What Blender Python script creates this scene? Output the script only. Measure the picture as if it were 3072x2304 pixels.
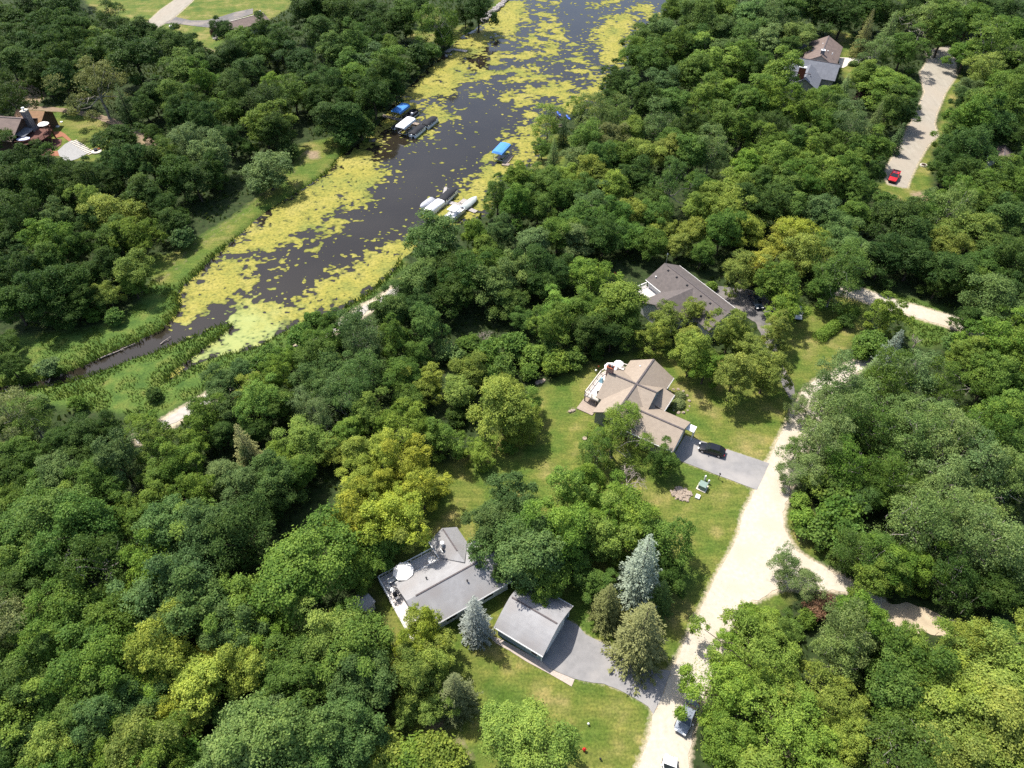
import bpy, math, random
import numpy as np
from mathutils import Vector, noise as mnoise

# ------------------------------------------------------------------ camera, world, sun, exposure
for o in list(bpy.data.objects):
    bpy.data.objects.remove(o)
SC = bpy.context.scene
COL = SC.collection
PITCH = math.radians(46.0)
FPX = 2133.0            # focal length in pixels of the 3072 px wide photograph
HCAM = 96.0
camd = bpy.data.cameras.new('camera')
camd.sensor_fit = 'HORIZONTAL'
camd.sensor_width = 36.0
camd.lens = 36.0 * FPX / 3072.0
camd.clip_start = 0.5
camd.clip_end = 4000.0
cam = bpy.data.objects.new('camera', camd)
COL.objects.link(cam)
cam.location = (0, 0, HCAM)
cam.rotation_euler = (math.pi / 2 - PITCH, 0, 0)
SC.camera = cam

SUN_EL = math.radians(60.0)
SUN_AZ = math.radians(-45.0)          # clockwise from +Y, i.e. ahead of the camera and to its left
TO_SUN = Vector((math.sin(SUN_AZ) * math.cos(SUN_EL), math.cos(SUN_AZ) * math.cos(SUN_EL), math.sin(SUN_EL)))
world = bpy.data.worlds.new('World')
SC.world = world
world.use_nodes = True
wn = world.node_tree
bg = wn.nodes['Background']
sky = wn.nodes.new('ShaderNodeTexSky')
sky.sky_type = 'NISHITA'
sky.sun_disc = False
sky.sun_elevation = SUN_EL
sky.sun_rotation = SUN_AZ
sky.dust_density = 2.0
wn.links.new(sky.outputs[0], bg.inputs[0])
bg.inputs[1].default_value = 0.14
sund = bpy.data.lights.new('sun', 'SUN')
sund.energy = 4.6
sund.angle = math.radians(0.5)
sund.color = (1.0, 0.955, 0.87)
sun = bpy.data.objects.new('sun', sund)
COL.objects.link(sun)
sun.rotation_euler = (-TO_SUN).to_track_quat('-Z', 'Y').to_euler()
vs = SC.view_settings
vs.view_transform = 'Standard'
vs.look = 'None'
vs.gamma = 1.0
vs.exposure = 0.75
vs.use_curve_mapping = False
cy = SC.cycles
cy.max_bounces = 6
cy.diffuse_bounces = 3
cy.glossy_bounces = 3
cy.transmission_bounces = 4
cy.transparent_max_bounces = 6
cy.caustics_reflective = False
cy.caustics_refractive = False
cy.use_denoising = False

# ------------------------------------------------------------------ where a point of the photograph lies on the ground
CP, SP = math.cos(PITCH), math.sin(PITCH)

def U(x, y, z=0.0):
    v = (y - 1152.0) / FPX
    u = (x - 1536.0) / FPX
    t = (HCAM - z) / (SP + v * CP)
    return (u * t, (CP - v * SP) * t)

def depth(y, z=0.0):
    return (HCAM - z) / (SP + (y - 1152.0) / FPX * CP)

KQ = 1024.0 / 2212.0

def q(c, r, x, y):
    return (c * 1024 + x * KQ, r * 768 + y * KQ)

def G(c, r, pts, z=0.0):
    return [U(*q(c, r, x, y), z) for x, y in pts]

def V(pts, z=0.0):
    return [U(x * 3072 / 2212.0, y * 3072 / 2212.0, z) for x, y in pts]

# ------------------------------------------------------------------ materials
MATS = {}

def nodes_of(m):
    m.use_nodes = True
    nt = m.node_tree
    return nt, nt.nodes['Principled BSDF']

def pm(name, c1, c2=None, scale=2.0, rough=0.8, bump=0.0, spec=0.3, detail=5.0, metal=0.0, stretch=None, contrast=0.3, c3=None, scale3=0.25, bscale=None):
    """two-tone noise material with optional third large-scale tone and bump"""
    if name in MATS:
        return MATS[name]
    m = bpy.data.materials.new(name)
    nt, b = nodes_of(m)
    N, L = nt.nodes, nt.links
    b.inputs['Roughness'].default_value = rough
    b.inputs['Specular IOR Level'].default_value = spec
    b.inputs['Metallic'].default_value = metal
    c2 = c2 or tuple(k * 0.8 for k in c1)
    tc = N.new('ShaderNodeTexCoord')
    mp = N.new('ShaderNodeMapping')
    if stretch:
        mp.inputs['Scale'].default_value = stretch
    L.new(tc.outputs['Object'], mp.inputs[0])
    nz = N.new('ShaderNodeTexNoise')
    nz.inputs['Scale'].default_value = scale
    nz.inputs['Detail'].default_value = detail
    L.new(mp.outputs[0], nz.inputs['Vector'])
    cr = N.new('ShaderNodeValToRGB')
    cr.color_ramp.elements[0].position = 0.5 - contrast / 2
    cr.color_ramp.elements[1].position = 0.5 + contrast / 2
    cr.color_ramp.elements[0].color = (*c2, 1)
    cr.color_ramp.elements[1].color = (*c1, 1)
    L.new(nz.outputs['Fac'], cr.inputs[0])
    out = cr.outputs[0]
    if c3:
        n3 = N.new('ShaderNodeTexNoise')
        n3.inputs['Scale'].default_value = scale3
        n3.inputs['Detail'].default_value = 4
        L.new(mp.outputs[0], n3.inputs['Vector'])
        r3 = N.new('ShaderNodeMapRange')
        r3.inputs[1].default_value = 0.45
        r3.inputs[2].default_value = 0.65
        L.new(n3.outputs['Fac'], r3.inputs[0])
        mx = N.new('ShaderNodeMix')
        mx.data_type = 'RGBA'
        L.new(r3.outputs[0], mx.inputs[0])
        L.new(out, mx.inputs[6])
        mx.inputs[7].default_value = (*c3, 1)
        out = mx.outputs[2]
    L.new(out, b.inputs['Base Color'])
    if bump:
        bp = N.new('ShaderNodeBump')
        bp.inputs['Strength'].default_value = bump
        bp.inputs['Distance'].default_value = 0.05
        if bscale:
            nb = N.new('ShaderNodeTexNoise')
            nb.inputs['Scale'].default_value = bscale
            nb.inputs['Detail'].default_value = 4
            L.new(mp.outputs[0], nb.inputs['Vector'])
            L.new(nb.outputs['Fac'], bp.inputs['Height'])
        else:
            L.new(nz.outputs['Fac'], bp.inputs['Height'])
        L.new(bp.outputs[0], b.inputs['Normal'])
    MATS[name] = m
    return m

def leaf_material(name, trans=0.3, rough=0.55, spec=0.12):
    """leaves: the object's own colour, varied leaf by leaf and clump by clump, part of the light shining through"""
    m = bpy.data.materials.new(name)
    nt, b = nodes_of(m)
    N, L = nt.nodes, nt.links
    oi = N.new('ShaderNodeObjectInfo')
    at = N.new('ShaderNodeAttribute')
    at.attribute_name = 'lv'
    hs = N.new('ShaderNodeHueSaturation')
    mh = N.new('ShaderNodeMapRange')
    mh.inputs[3].default_value = 0.520
    mh.inputs[4].default_value = 0.482
    L.new(at.outputs['Fac'], mh.inputs[0])
    L.new(mh.outputs[0], hs.inputs['Hue'])
    mv = N.new('ShaderNodeMapRange')
    mv.inputs[3].default_value = 0.62
    mv.inputs[4].default_value = 1.42
    L.new(at.outputs['Fac'], mv.inputs[0])
    L.new(mv.outputs[0], hs.inputs['Value'])
    L.new(oi.outputs['Color'], hs.inputs['Color'])
    L.new(hs.outputs[0], b.inputs['Base Color'])
    b.inputs['Roughness'].default_value = rough
    b.inputs['Specular IOR Level'].default_value = spec
    tr = N.new('ShaderNodeBsdfTranslucent')
    h2 = N.new('ShaderNodeHueSaturation')
    h2.inputs['Hue'].default_value = 0.485
    h2.inputs['Value'].default_value = 1.3
    L.new(hs.outputs[0], h2.inputs['Color'])
    L.new(h2.outputs[0], tr.inputs[0])
    ms = N.new('ShaderNodeMixShader')
    ms.inputs[0].default_value = trans
    L.new(b.outputs[0], ms.inputs[1])
    L.new(tr.outputs[0], ms.inputs[2])
    L.new(ms.outputs[0], N['Material Output'].inputs[0])
    MATS[name] = m
    return m

def plain(name, c, rough=0.5, spec=0.4, metal=0.0):
    return pm(name, c, tuple(k * 0.88 for k in c), scale=6.0, rough=rough, spec=spec, metal=metal)

# ------------------------------------------------------------------ mesh builder
class MB:
    def __init__(self):
        self.v = []
        self.f = []
        self.mi = []

    def add(self, vs_, fs, mi=0):
        n = len(self.v)
        self.v.extend([tuple(p) for p in vs_])
        for f in fs:
            self.f.append([i + n for i in f])
            self.mi.append(mi)
        return self

    def box(self, c, s, rz=0.0, mi=0, taper=1.0):
        x, y, z = s[0] / 2, s[1] / 2, s[2] / 2
        ca, sa = math.cos(rz), math.sin(rz)
        P = []
        for k in (-1, 1):
            t = taper if k > 0 else 1.0
            for (a, b_) in ((-1, -1), (1, -1), (1, 1), (-1, 1)):
                px, py = a * x * t, b_ * y * t
                P.append((c[0] + px * ca - py * sa, c[1] + px * sa + py * ca, c[2] + k * z))
        return self.add(P, [(3, 2, 1, 0), (4, 5, 6, 7), (0, 1, 5, 4), (1, 2, 6, 5), (2, 3, 7, 6), (3, 0, 4, 7)], mi)

    def prism(self, poly, z0, z1, mi=0):
        n = len(poly)
        P = [(p[0], p[1], z0) for p in poly] + [(p[0], p[1], z1) for p in poly]
        F = [list(range(n - 1, -1, -1)), list(range(n, 2 * n))]
        for i in range(n):
            j = (i + 1) % n
            F.append([i, j, n + j, n + i])
        return self.add(P, F, mi)

    def sheet(self, poly, z):
        return self.add([(p[0], p[1], z) for p in poly], [list(range(len(poly)))])

    def tube(self, a, b, r0, r1=None, n=8, cap=True, mi=0):
        r1 = r0 if r1 is None else r1
        a, b = Vector(a), Vector(b)
        d = (b - a).normalized()
        up = Vector((0, 0, 1)) if abs(d.z) < 0.95 else Vector((1, 0, 0))
        s = d.cross(up).normalized()
        t = s.cross(d)
        P = []
        for c, r in ((a, r0), (b, r1)):
            for k in range(n):
                an = 2 * math.pi * k / n
                P.append(c + s * (r * math.cos(an)) + t * (r * math.sin(an)))
        F = [[k, (k + 1) % n, n + (k + 1) % n, n + k] for k in range(n)]
        if cap:
            F += [list(range(n - 1, -1, -1)), list(range(n, 2 * n))]
        return self.add(P, F, mi)

    def loft(self, rings, cap=True, closed=True, mi=0):
        n = len(rings[0])
        P = [p for r in rings for p in r]
        F = []
        for i in range(len(rings) - 1):
            for k in range(n if closed else n - 1):
                k2 = (k + 1) % n
                F.append([i * n + k, i * n + k2, (i + 1) * n + k2, (i + 1) * n + k])
        if cap:
            F += [list(range(n - 1, -1, -1)), list(range((len(rings) - 1) * n, len(rings) * n))]
        return self.add(P, F, mi)

    def xf(self, fn):
        self.v = [tuple(fn(p)) for p in self.v]
        return self

    def mesh(self, name, mats, smooth=False):
        me = bpy.data.meshes.new(name)
        me.from_pydata(self.v, [], self.f)
        for m in (mats if isinstance(mats, (list, tuple)) else [mats]):
            me.materials.append(m)
        if any(self.mi):
            me.polygons.foreach_set('material_index', self.mi)
        if smooth:
            me.polygons.foreach_set('use_smooth', [True] * len(me.polygons))
        me.update()
        return me

    def obj(self, name, mats, parent=None, smooth=False):
        o = bpy.data.objects.new(name, self.mesh(name, mats, smooth))
        COL.objects.link(o)
        if parent:
            o.parent = parent
        return o

def tag(o, label=None, cat=None, group=None, kind=None):
    if label:
        o['label'] = label
    if cat:
        o['category'] = cat
    if group:
        o['group'] = group
    if kind:
        o['kind'] = kind
    return o

def thing(name, label, cat, loc=(0, 0, 0), rz=0.0, group=None, scale=None):
    o = bpy.data.objects.new(name, None)
    COL.objects.link(o)
    o.location = loc
    o.rotation_euler = (0, 0, rz)
    o.empty_display_size = 0.3
    if scale:
        o.scale = scale
    return tag(o, label, cat, group)

def copy_tree(o, parent=None):
    c = o.copy()
    COL.objects.link(c)
    c.parent = parent
    for ch in o.children:
        copy_tree(ch, c)
    return c

def bevel(o, w=0.03, seg=2):
    b = o.modifiers.new('bevel', 'BEVEL')
    b.width = w
    b.segments = seg
    b.limit_method = 'ANGLE'
    return o

# ------------------------------------------------------------------ polygon tools
def sdf(poly, X, Y):
    """signed distance, positive inside"""
    p = np.asarray(poly, float)
    d = np.full(X.shape, 1e18)
    inside = np.zeros(X.shape, bool)
    n = len(p)
    for i in range(n):
        ax, ay = p[i]
        bx, by = p[(i + 1) % n]
        ex, ey = bx - ax, by - ay
        wx, wy = X - ax, Y - ay
        t = np.clip((wx * ex + wy * ey) / (ex * ex + ey * ey + 1e-12), 0, 1)
        d = np.minimum(d, (wx - ex * t) ** 2 + (wy - ey * t) ** 2)
        c = (ay > Y) != (by > Y)
        with np.errstate(divide='ignore', invalid='ignore'):
            xi = ex * (Y - ay) / (by - ay + 1e-30) + ax
        inside ^= c & (X < xi)
    d = np.sqrt(d)
    return np.where(inside, d, -d)

def sdf_line(line, X, Y):
    d = np.full(X.shape, 1e18)
    for (ax, ay), (bx, by) in zip(line[:-1], line[1:]):
        ex, ey = bx - ax, by - ay
        wx, wy = X - ax, Y - ay
        t = np.clip((wx * ex + wy * ey) / (ex * ex + ey * ey + 1e-12), 0, 1)
        d = np.minimum(d, (wx - ex * t) ** 2 + (wy - ey * t) ** 2)
    return np.sqrt(d)

def vnoise(X, Y, seed=0):
    """value noise 0..1"""
    xi, yi = np.floor(X).astype(np.int64), np.floor(Y).astype(np.int64)
    xf, yf = X - xi, Y - yi
    xf = xf * xf * (3 - 2 * xf)
    yf = yf * yf * (3 - 2 * yf)
    def h(a, b):
        n = (a * 374761393 + b * 668265263 + seed * 974711) & 0xFFFFFFFF
        n = ((n ^ (n >> 13)) * 1274126177) & 0xFFFFFFFF
        n = n ^ (n >> 16)
        return (n & 0xFFFF) / 65535.0
    a, b, c, d = h(xi, yi), h(xi + 1, yi), h(xi, yi + 1), h(xi + 1, yi + 1)
    return (a * (1 - xf) + b * xf) * (1 - yf) + (c * (1 - xf) + d * xf) * yf

def fbm(X, Y, oct_=4, seed=0):
    s, a, t = 0, 0.5, 0
    for k in range(oct_):
        s = s + a * vnoise(X * 2 ** k, Y * 2 ** k, seed + k * 17)
        t += a
        a *= 0.55
    return s / t

def ragged(poly, step=0.7, amp=0.25, seed=1, freq=0.9):
    out = []
    n = len(poly)
    for i in range(n):
        a, b = Vector(poly[i]), Vector(poly[(i + 1) % n])
        m = max(1, int((b - a).length / step))
        for k in range(m):
            p = a + (b - a) * (k / m)
            dx = mnoise.noise(Vector((p.x * freq, p.y * freq, seed))) * amp
            dy = mnoise.noise(Vector((p.x * freq, p.y * freq, seed + 9))) * amp
            out.append((p.x + dx, p.y + dy))
    return out

def strip(line, w):
    """polygon of width w round a centre line"""
    L_, R_ = [], []
    n = len(line)
    for i in range(n):
        a = Vector(line[max(0, i - 1)])
        b = Vector(line[min(n - 1, i + 1)])
        d = (b - a).normalized()
        nn = Vector((-d.y, d.x)) * (w[i] if isinstance(w, (list, tuple)) else w) / 2
        p = Vector(line[i])
        L_.append(tuple(p + nn))
        R_.append(tuple(p - nn))
    return L_ + R_[::-1]

def smooth_line(pts, n=6):
    """Catmull-Rom through the points"""
    P = [Vector(p) for p in pts]
    P = [P[0] * 2 - P[1]] + P + [P[-1] * 2 - P[-2]]
    out = []
    for i in range(1, len(P) - 2):
        for k in range(n):
            t = k / n
            a, b, c, d = P[i - 1], P[i], P[i + 1], P[i + 2]
            out.append(tuple(0.5 * (2 * b + (c - a) * t + (2 * a - 5 * b + 4 * c - d) * t * t + (3 * b - a - 3 * c + d) * t ** 3)))
    out.append(tuple(P[-2]))
    return out

# ------------------------------------------------------------------ the lake
WZ = -0.5
LAKE_W = (G(1, 0, [(1130, -260), (1110, -60), (1075, 0), (1000, 70), (930, 130), (880, 190), (800, 230), (735, 290), (700, 330), (640, 385), (560, 450), (470, 545), (370, 650), (330, 700), (270, 790), (190, 880), (100, 950), (0, 1012)], WZ)
          + G(0, 0, [(2130, 1125), (2050, 1175), (1900, 1272), (1760, 1360), (1680, 1420), (1600, 1500), (1520, 1560), (1450, 1630)], WZ)
          + G(0, 1, [(1400, 0), (1330, 80), (1270, 140), (1195, 200), (1165, 250), (1180, 330), (1150, 385), (1100, 440), (1050, 490), (960, 530), (880, 572), (780, 605), (640, 675), (520, 735), (380, 785), (250, 825), (100, 850), (-200, 880)], WZ))
LAKE_E = (G(0, 1, [(-200, 930), (60, 880), (200, 850), (300, 832), (420, 812), (560, 775), (640, 742), (740, 702), (860, 652), (1000, 612), (1100, 572), (1200, 540), (1290, 500), (1400, 445), (1470, 422), (1500, 430), (1500, 470), (1440, 522), (1380, 572), (1280, 642), (1200, 702), (1130, 762), (1080, 802), (1150, 758), (1230, 708), (1300, 672), (1450, 625), (1600, 600), (1660, 580), (1720, 540), (1800, 492), (1920, 440), (2020, 400)], WZ)
          + G(1, 1, [(0, 335), (100, 285), (190, 222), (280, 145), (350, 70), (385, 0)], WZ)
          + G(1, 0, [(430, 1640), (500, 1560), (640, 1490), (800, 1430), (930, 1390), (990, 1300), (1000, 1210), (1090, 1110), (1225, 1065), (1275, 1000), (1295, 920), (1350, 835), (1400, 760), (1480, 735), (1560, 705), (1650, 715), (1700, 660), (1695, 560), (1730, 485), (1800, 455), (1850, 400), (1850, 300), (1870, 225), (1970, 155), (2095, 110), (2110, 0), (2120, -260)], WZ))
LAKE = LAKE_W + LAKE_E

# ------------------------------------------------------------------ roads, drives and paths (ground-plane outlines)
ROAD = (G(1, 2, [(1890, 1720), (1960, 1565), (2000, 1440), (2020, 1330), (2050, 1270), (2100, 1140), (2140, 1030)])
        + G(2, 2, [(0, 880), (60, 745), (130, 605), (190, 475), (240, 375), (320, 245), (370, 120), (395, 0)])
        + G(2, 1, [(440, 1585), (475, 1500), (552, 1340), (600, 1230), (650, 1130), (690, 1050), (735, 950), (775, 890), (830, 830), (875, 795), (960, 770), (1060, 700), (1180, 640), (1260, 640), (1150, 740), (1010, 850), (950, 960), (890, 1060), (830, 1180), (790, 1280), (725, 1440), (690, 1540), (655, 1650)])
        + G(2, 2, [(652, 80), (680, 160), (740, 250), (830, 312), (940, 372), (1050, 430), (1150, 480), (1300, 560), (1320, 640), (1200, 600), (1060, 515), (860, 500), (660, 492), (560, 530), (440, 592), (390, 660), (340, 742), (300, 830), (260, 930), (150, 1150), (60, 1400), (25, 1720)]))
SANDY = G(2, 2, [(1290, 575), (1330, 600), (1450, 590), (1620, 640), (1780, 720), (1900, 790), (1780, 810), (1600, 795), (1330, 760), (1300, 680)])
DRIVE_G = G(1, 2, [(1300, 965), (1452, 690), (1530, 735), (1580, 790), (1640, 822), (1750, 872), (1900, 962), (2040, 1022), (2138, 1027), (2100, 1130), (2060, 1230), (2020, 1312), (1990, 1262), (1930, 1222), (1800, 1152), (1700, 1112), (1600, 1102), (1510, 1082), (1345, 1010)])
BRICK_W = G(1, 2, [(960, 800), (1030, 822), (1298, 968), (1344, 1013), (1512, 1086), (1492, 1132), (1350, 1050), (1200, 970), (1090, 900), (1000, 850)])
DRIVE_T = [(31.57, 79.57), (43.6, 74.0), (40.2, 68.5), (28.58, 74.53), (27.4, 75.2), (30.4, 80.2)]
LANE = smooth_line(G(2, 1, [(900, 190), (1130, 240), (1300, 300), (1480, 350), (1650, 400), (1850, 460), (2100, 540), (2350, 620)]), 5)
DRIVE_4 = G(2, 1, [(90, 170), (230, 195), (420, 215), (560, 260), (620, 330), (560, 400), (600, 560), (640, 700), (720, 830), (735, 935), (700, 930), (650, 850), (600, 720), (540, 580), (470, 430), (320, 345)])
LAKE_PATH = smooth_line([U(*q(*a)) for a in ((0, 1, 880, 1200), (0, 1, 1020, 1120), (0, 1, 1160, 1035), (0, 1, 1290, 962), (0, 1, 1450, 860), (0, 1, 1660, 740), (0, 1, 1900, 620), (0, 1, 2080, 520), (1, 1, 45, 415), (1, 1, 150, 345), (1, 1, 270, 285), (1, 1, 420, 170), (1, 1, 560, 60))], 4)
ROAD_UR = G(2, 0, [(1330, 1080), (1318, 1150), (1335, 1195), (1452, 1218), (1475, 1150), (1530, 1040), (1582, 950), (1652, 880), (1628, 800), (1642, 740), (1700, 600), (1772, 490), (1760, 380), (1720, 300), (1580, 330), (1590, 395), (1540, 470), (1570, 600), (1520, 720), (1460, 830), (1430, 900), (1390, 970)])
ROAD_UL = G(0, 0, [(955, 145), (1010, 184), (1060, 155), (1130, 112), (1240, 12), (1300, -60), (1400, -160), (1260, -160), (1190, -70), (1140, -5), (1040, 65)])
DRIVE_UL = G(0, 0, [(1090, 140), (1140, 110), (1240, 133), (1330, 132), (1420, 112), (1520, 80), (1640, 55), (1640, 90), (1420, 160), (1400, 184), (1380, 182), (1250, 168), (1130, 152), (1060, 153)])
TRACK_L = smooth_line(G(0, 0, [(180, 690), (240, 702), (420, 716), (600, 746), (740, 792), (860, 842), (960, 905), (985, 960)]), 4)
TRAIL_S = smooth_line([U(*q(*a)) for a in ((0, 0, 1985, 1000), (0, 0, 1850, 1150), (0, 0, 1720, 1262), (0, 0, 1500, 1432), (0, 0, 1340, 1540), (0, 0, 1240, 1630), (0, 1, 1180, 30), (0, 1, 1060, 120))], 4)
PATIO_5 = G(2, 0, [(1010, 372), (1145, 378), (1143, 410), (1090, 415), (1040, 440), (1015, 440)])

LAWNS = [
    V([(905, 1130), (930, 1010), (1010, 990), (1160, 840), (1250, 795), (1420, 745), (1560, 760), (1640, 800), (1715, 850), (1710, 960), (1640, 1080), (1570, 1260), (1480, 1440), (1440, 1500), (1420, 1720), (1010, 1720), (860, 1560), (840, 1480), (860, 1420), (800, 1260), (850, 1180)]),
    V([(1690, 680), (1800, 640), (1880, 640), (1860, 720), (1790, 800), (1725, 845), (1690, 800)]),
    G(0, 0, [(180, 690), (420, 690), (640, 760), (740, 860), (740, 980), (660, 1050), (500, 1040), (340, 1010), (240, 900)]),
    G(0, 0, [(500, -100), (2000, -100), (1860, 60), (1760, 120), (1450, 250), (1440, 310), (1390, 340), (1250, 310), (1180, 260), (1000, 190), (860, 140), (640, 80), (560, 20)]),
    G(2, 0, [(1640, 900), (1700, 600), (1780, 480), (1830, 500), (1760, 700), (1700, 860), (1620, 960), (1600, 1300), (1500, 1320), (1230, 1260), (1230, 1200), (1340, 1180), (1450, 1210), (1540, 1030)]),
    G(2, 0, [(930, 190), (1110, 220), (1150, 370), (1180, 470), (1060, 520), (1020, 420), (1040, 320)]),
    G(2, 2, [(655, -20), (800, -60), (1000, 240), (980, 340), (830, 310), (690, 180)]),
    G(2, 2, [(440, 590), (560, 520), (660, 480), (720, 560), (480, 700), (300, 900), (270, 920), (340, 740)]),
    G(1, 0, [(1370, 870), (1490, 880), (1500, 1000), (1420, 1100), (1220, 1100), (1250, 1040), (1290, 1000)]),
    G(1, 0, [(560, 60), (640, 40), (620, 300), (740, 290), (880, 180), (760, 160), (700, 230), (500, 300), (420, 260)]),
    G(1, 0, [(930, 130), (1075, 0), (1110, -60), (1040, -60), (960, 60)]),
    G(0, 0, [(2200, 890), (1960, 930), (1870, 1060), (1740, 1240), (1500, 1410), (1230, 1580), (1080, 1659), (1340, 1659), (1570, 1500), (1810, 1310), (2060, 1150), (2200, 1010)]),
    G(0, 1, [(980, 0), (1000, 160), (1140, 190), (1290, 50), (1340, 0)]),
]
MEADOWS = [
    G(0, 0, [(2212, 880), (1960, 930), (1900, 1050), (1760, 1230), (1520, 1400), (1250, 1560), (1080, 1659), (1400, 1680), (1600, 1500), (1900, 1272), (2130, 1130), (2300, 1000)]),
    G(0, 1, [(960, 0), (980, 160), (900, 300), (800, 400), (560, 480), (60, 520), (-100, 600), (-100, 880), (380, 785), (640, 675), (960, 530), (1100, 440), (1180, 330), (1165, 250), (1400, 0)]),
    G(0, 1, [(-100, 880), (300, 832), (640, 742), (1000, 612), (1400, 445), (1500, 425), (1500, 470), (1080, 802), (1300, 672), (1660, 580), (1920, 440), (2212, 335), (2590, 0), (2640, 60), (2400, 280), (2000, 520), (1650, 640), (1450, 760), (1290, 900), (1020, 1060), (700, 1010), (350, 980), (-100, 1010)]),
    G(2, 1, [(1130, 200), (1330, 240), (1700, 330), (1760, 420), (1700, 560), (1600, 600), (1480, 560), (1450, 420), (1150, 300)]),
]
DIRTS = [G(0, 0, [(1960, 970), (2070, 975), (2080, 1030), (2000, 1035)]), 
         G(0, 0, [(80, 520), (200, 500), (300, 620), (240, 690), (120, 640)]), G(2, 0, [(1470, 1240), (1610, 1230), (1590, 1310), (1480, 1300)]),
         G(0, 0, [(880, 860), (1020, 900), (1010, 960), (900, 950)]), G(0, 0, [(1310, 300), (1400, 325), (1380, 345), (1290, 315)]),
         V([(1225, 880), (1245, 880), (1242, 892), (1226, 893)]),
         G(1, 2, [(520, 1330), (700, 1330), (720, 1430), (560, 1440)]), G(1, 2, [(760, 1440), (880, 1600), (840, 1659), (700, 1500)])]

# ------------------------------------------------------------------ ground sheet
def axis(lo, hi, step, far):
    a = list(np.arange(lo, hi + 1e-6, step))
    s, x = step, hi
    out = []
    while x < far:
        s *= 1.35
        x += s
        out.append(x)
    s, x = step, lo
    out2 = []
    while x > -far:
        s *= 1.35
        x -= s
        out2.append(x)
    return np.array(out2[::-1] + a + out)

gx = axis(-215.0, 215.0, 1.15, 2500)
gy = axis(18.0, 325.0, 1.15, 2500)
GX, GY = np.meshgrid(gx, gy)
sd_lake = sdf(LAKE, GX, GY)
ALL_ROADS = [ROAD, DRIVE_G, DRIVE_T, DRIVE_4, ROAD_UR, ROAD_UL, DRIVE_UL, strip(LANE, 4.2), strip(LAKE_PATH, 3.2), strip(TRACK_L, 3.0), SANDY, BRICK_W]
sd_road = np.full(GX.shape, -1e9)
for p in ALL_ROADS:
    sd_road = np.maximum(sd_road, sdf(p, GX, GY))
sd_grit = np.full(GX.shape, -1e9)
for p in (ROAD, ROAD_UR, ROAD_UL, strip(LANE, 4.2), strip(LAKE_PATH, 3.0)):
    sd_grit = np.maximum(sd_grit, sdf(p, GX, GY))
sd_grit = np.maximum(sd_grit, np.maximum(sdf(DRIVE_G, GX, GY), sdf(DRIVE_T, GX, GY)) - 0.5)
sd_lawn = np.full(GX.shape, -1e9)
for p in LAWNS:
    sd_lawn = np.maximum(sd_lawn, sdf(p, GX, GY))
sd_mead = np.full(GX.shape, -1e9)
for p in MEADOWS:
    sd_mead = np.maximum(sd_mead, sdf(p, GX, GY))
sd_dirt = np.full(GX.shape, -1e9)
for p in DIRTS:
    sd_dirt = np.maximum(sd_dirt, sdf(p, GX, GY))
sd_dirt = np.maximum(sd_dirt, np.maximum(0.1 - np.abs(sdf_line(TRAIL_S, GX, GY) - 0.9), -50))
sm = lambda x, a, b: np.clip((x - a) / (b - a), 0, 1) ** 2 * (3 - 2 * np.clip((x - a) / (b - a), 0, 1))
bank = sm(sd_lake, -1.6, 1.4)
GZ = -2.0 * bank - 0.02 * (1 - bank)
wild = np.clip(-sd_lawn, 0, 4) / 4 * np.clip(-sd_road, 0, 4) / 4 * np.clip(-sd_lake - 1, 0, 4) / 4
GZ = GZ + wild * (fbm(GX / 9, GY / 9, 4, 5) - 0.45) * 0.9
nv = GX.size
nr, nc = GX.shape
idx = np.arange(nv).reshape(nr, nc)
quads = np.stack([idx[:-1, :-1], idx[:-1, 1:], idx[1:, 1:], idx[1:, :-1]], -1).reshape(-1, 4)

def np_mesh(name, verts, quads_, mat, smooth=False, attrs=None, fattrs=None):
    me = bpy.data.meshes.new(name)
    me.vertices.add(len(verts))
    me.vertices.foreach_set('co', np.ascontiguousarray(verts, np.float32).ravel())
    k = quads_.shape[1]
    me.loops.add(quads_.size)
    me.loops.foreach_set('vertex_index', np.ascontiguousarray(quads_, np.int32).ravel())
    me.polygons.add(len(quads_))
    me.polygons.foreach_set('loop_start', np.arange(0, quads_.size, k, dtype=np.int32))
    me.polygons.foreach_set('loop_total', np.full(len(quads_), k, np.int32))
    if smooth:
        me.polygons.foreach_set('use_smooth', np.ones(len(quads_), bool))
    me.update(calc_edges=True)
    for nm, a in (attrs or {}).items():
        at = me.attributes.new(nm, 'FLOAT', 'POINT')
        at.data.foreach_set('value', np.ascontiguousarray(a, np.float32).ravel())
    for nm, a in (fattrs or {}).items():
        at = me.attributes.new(nm, 'FLOAT', 'FACE')
        at.data.foreach_set('value', np.ascontiguousarray(a, np.float32).ravel())
    me.materials.append(mat)
    return me

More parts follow.
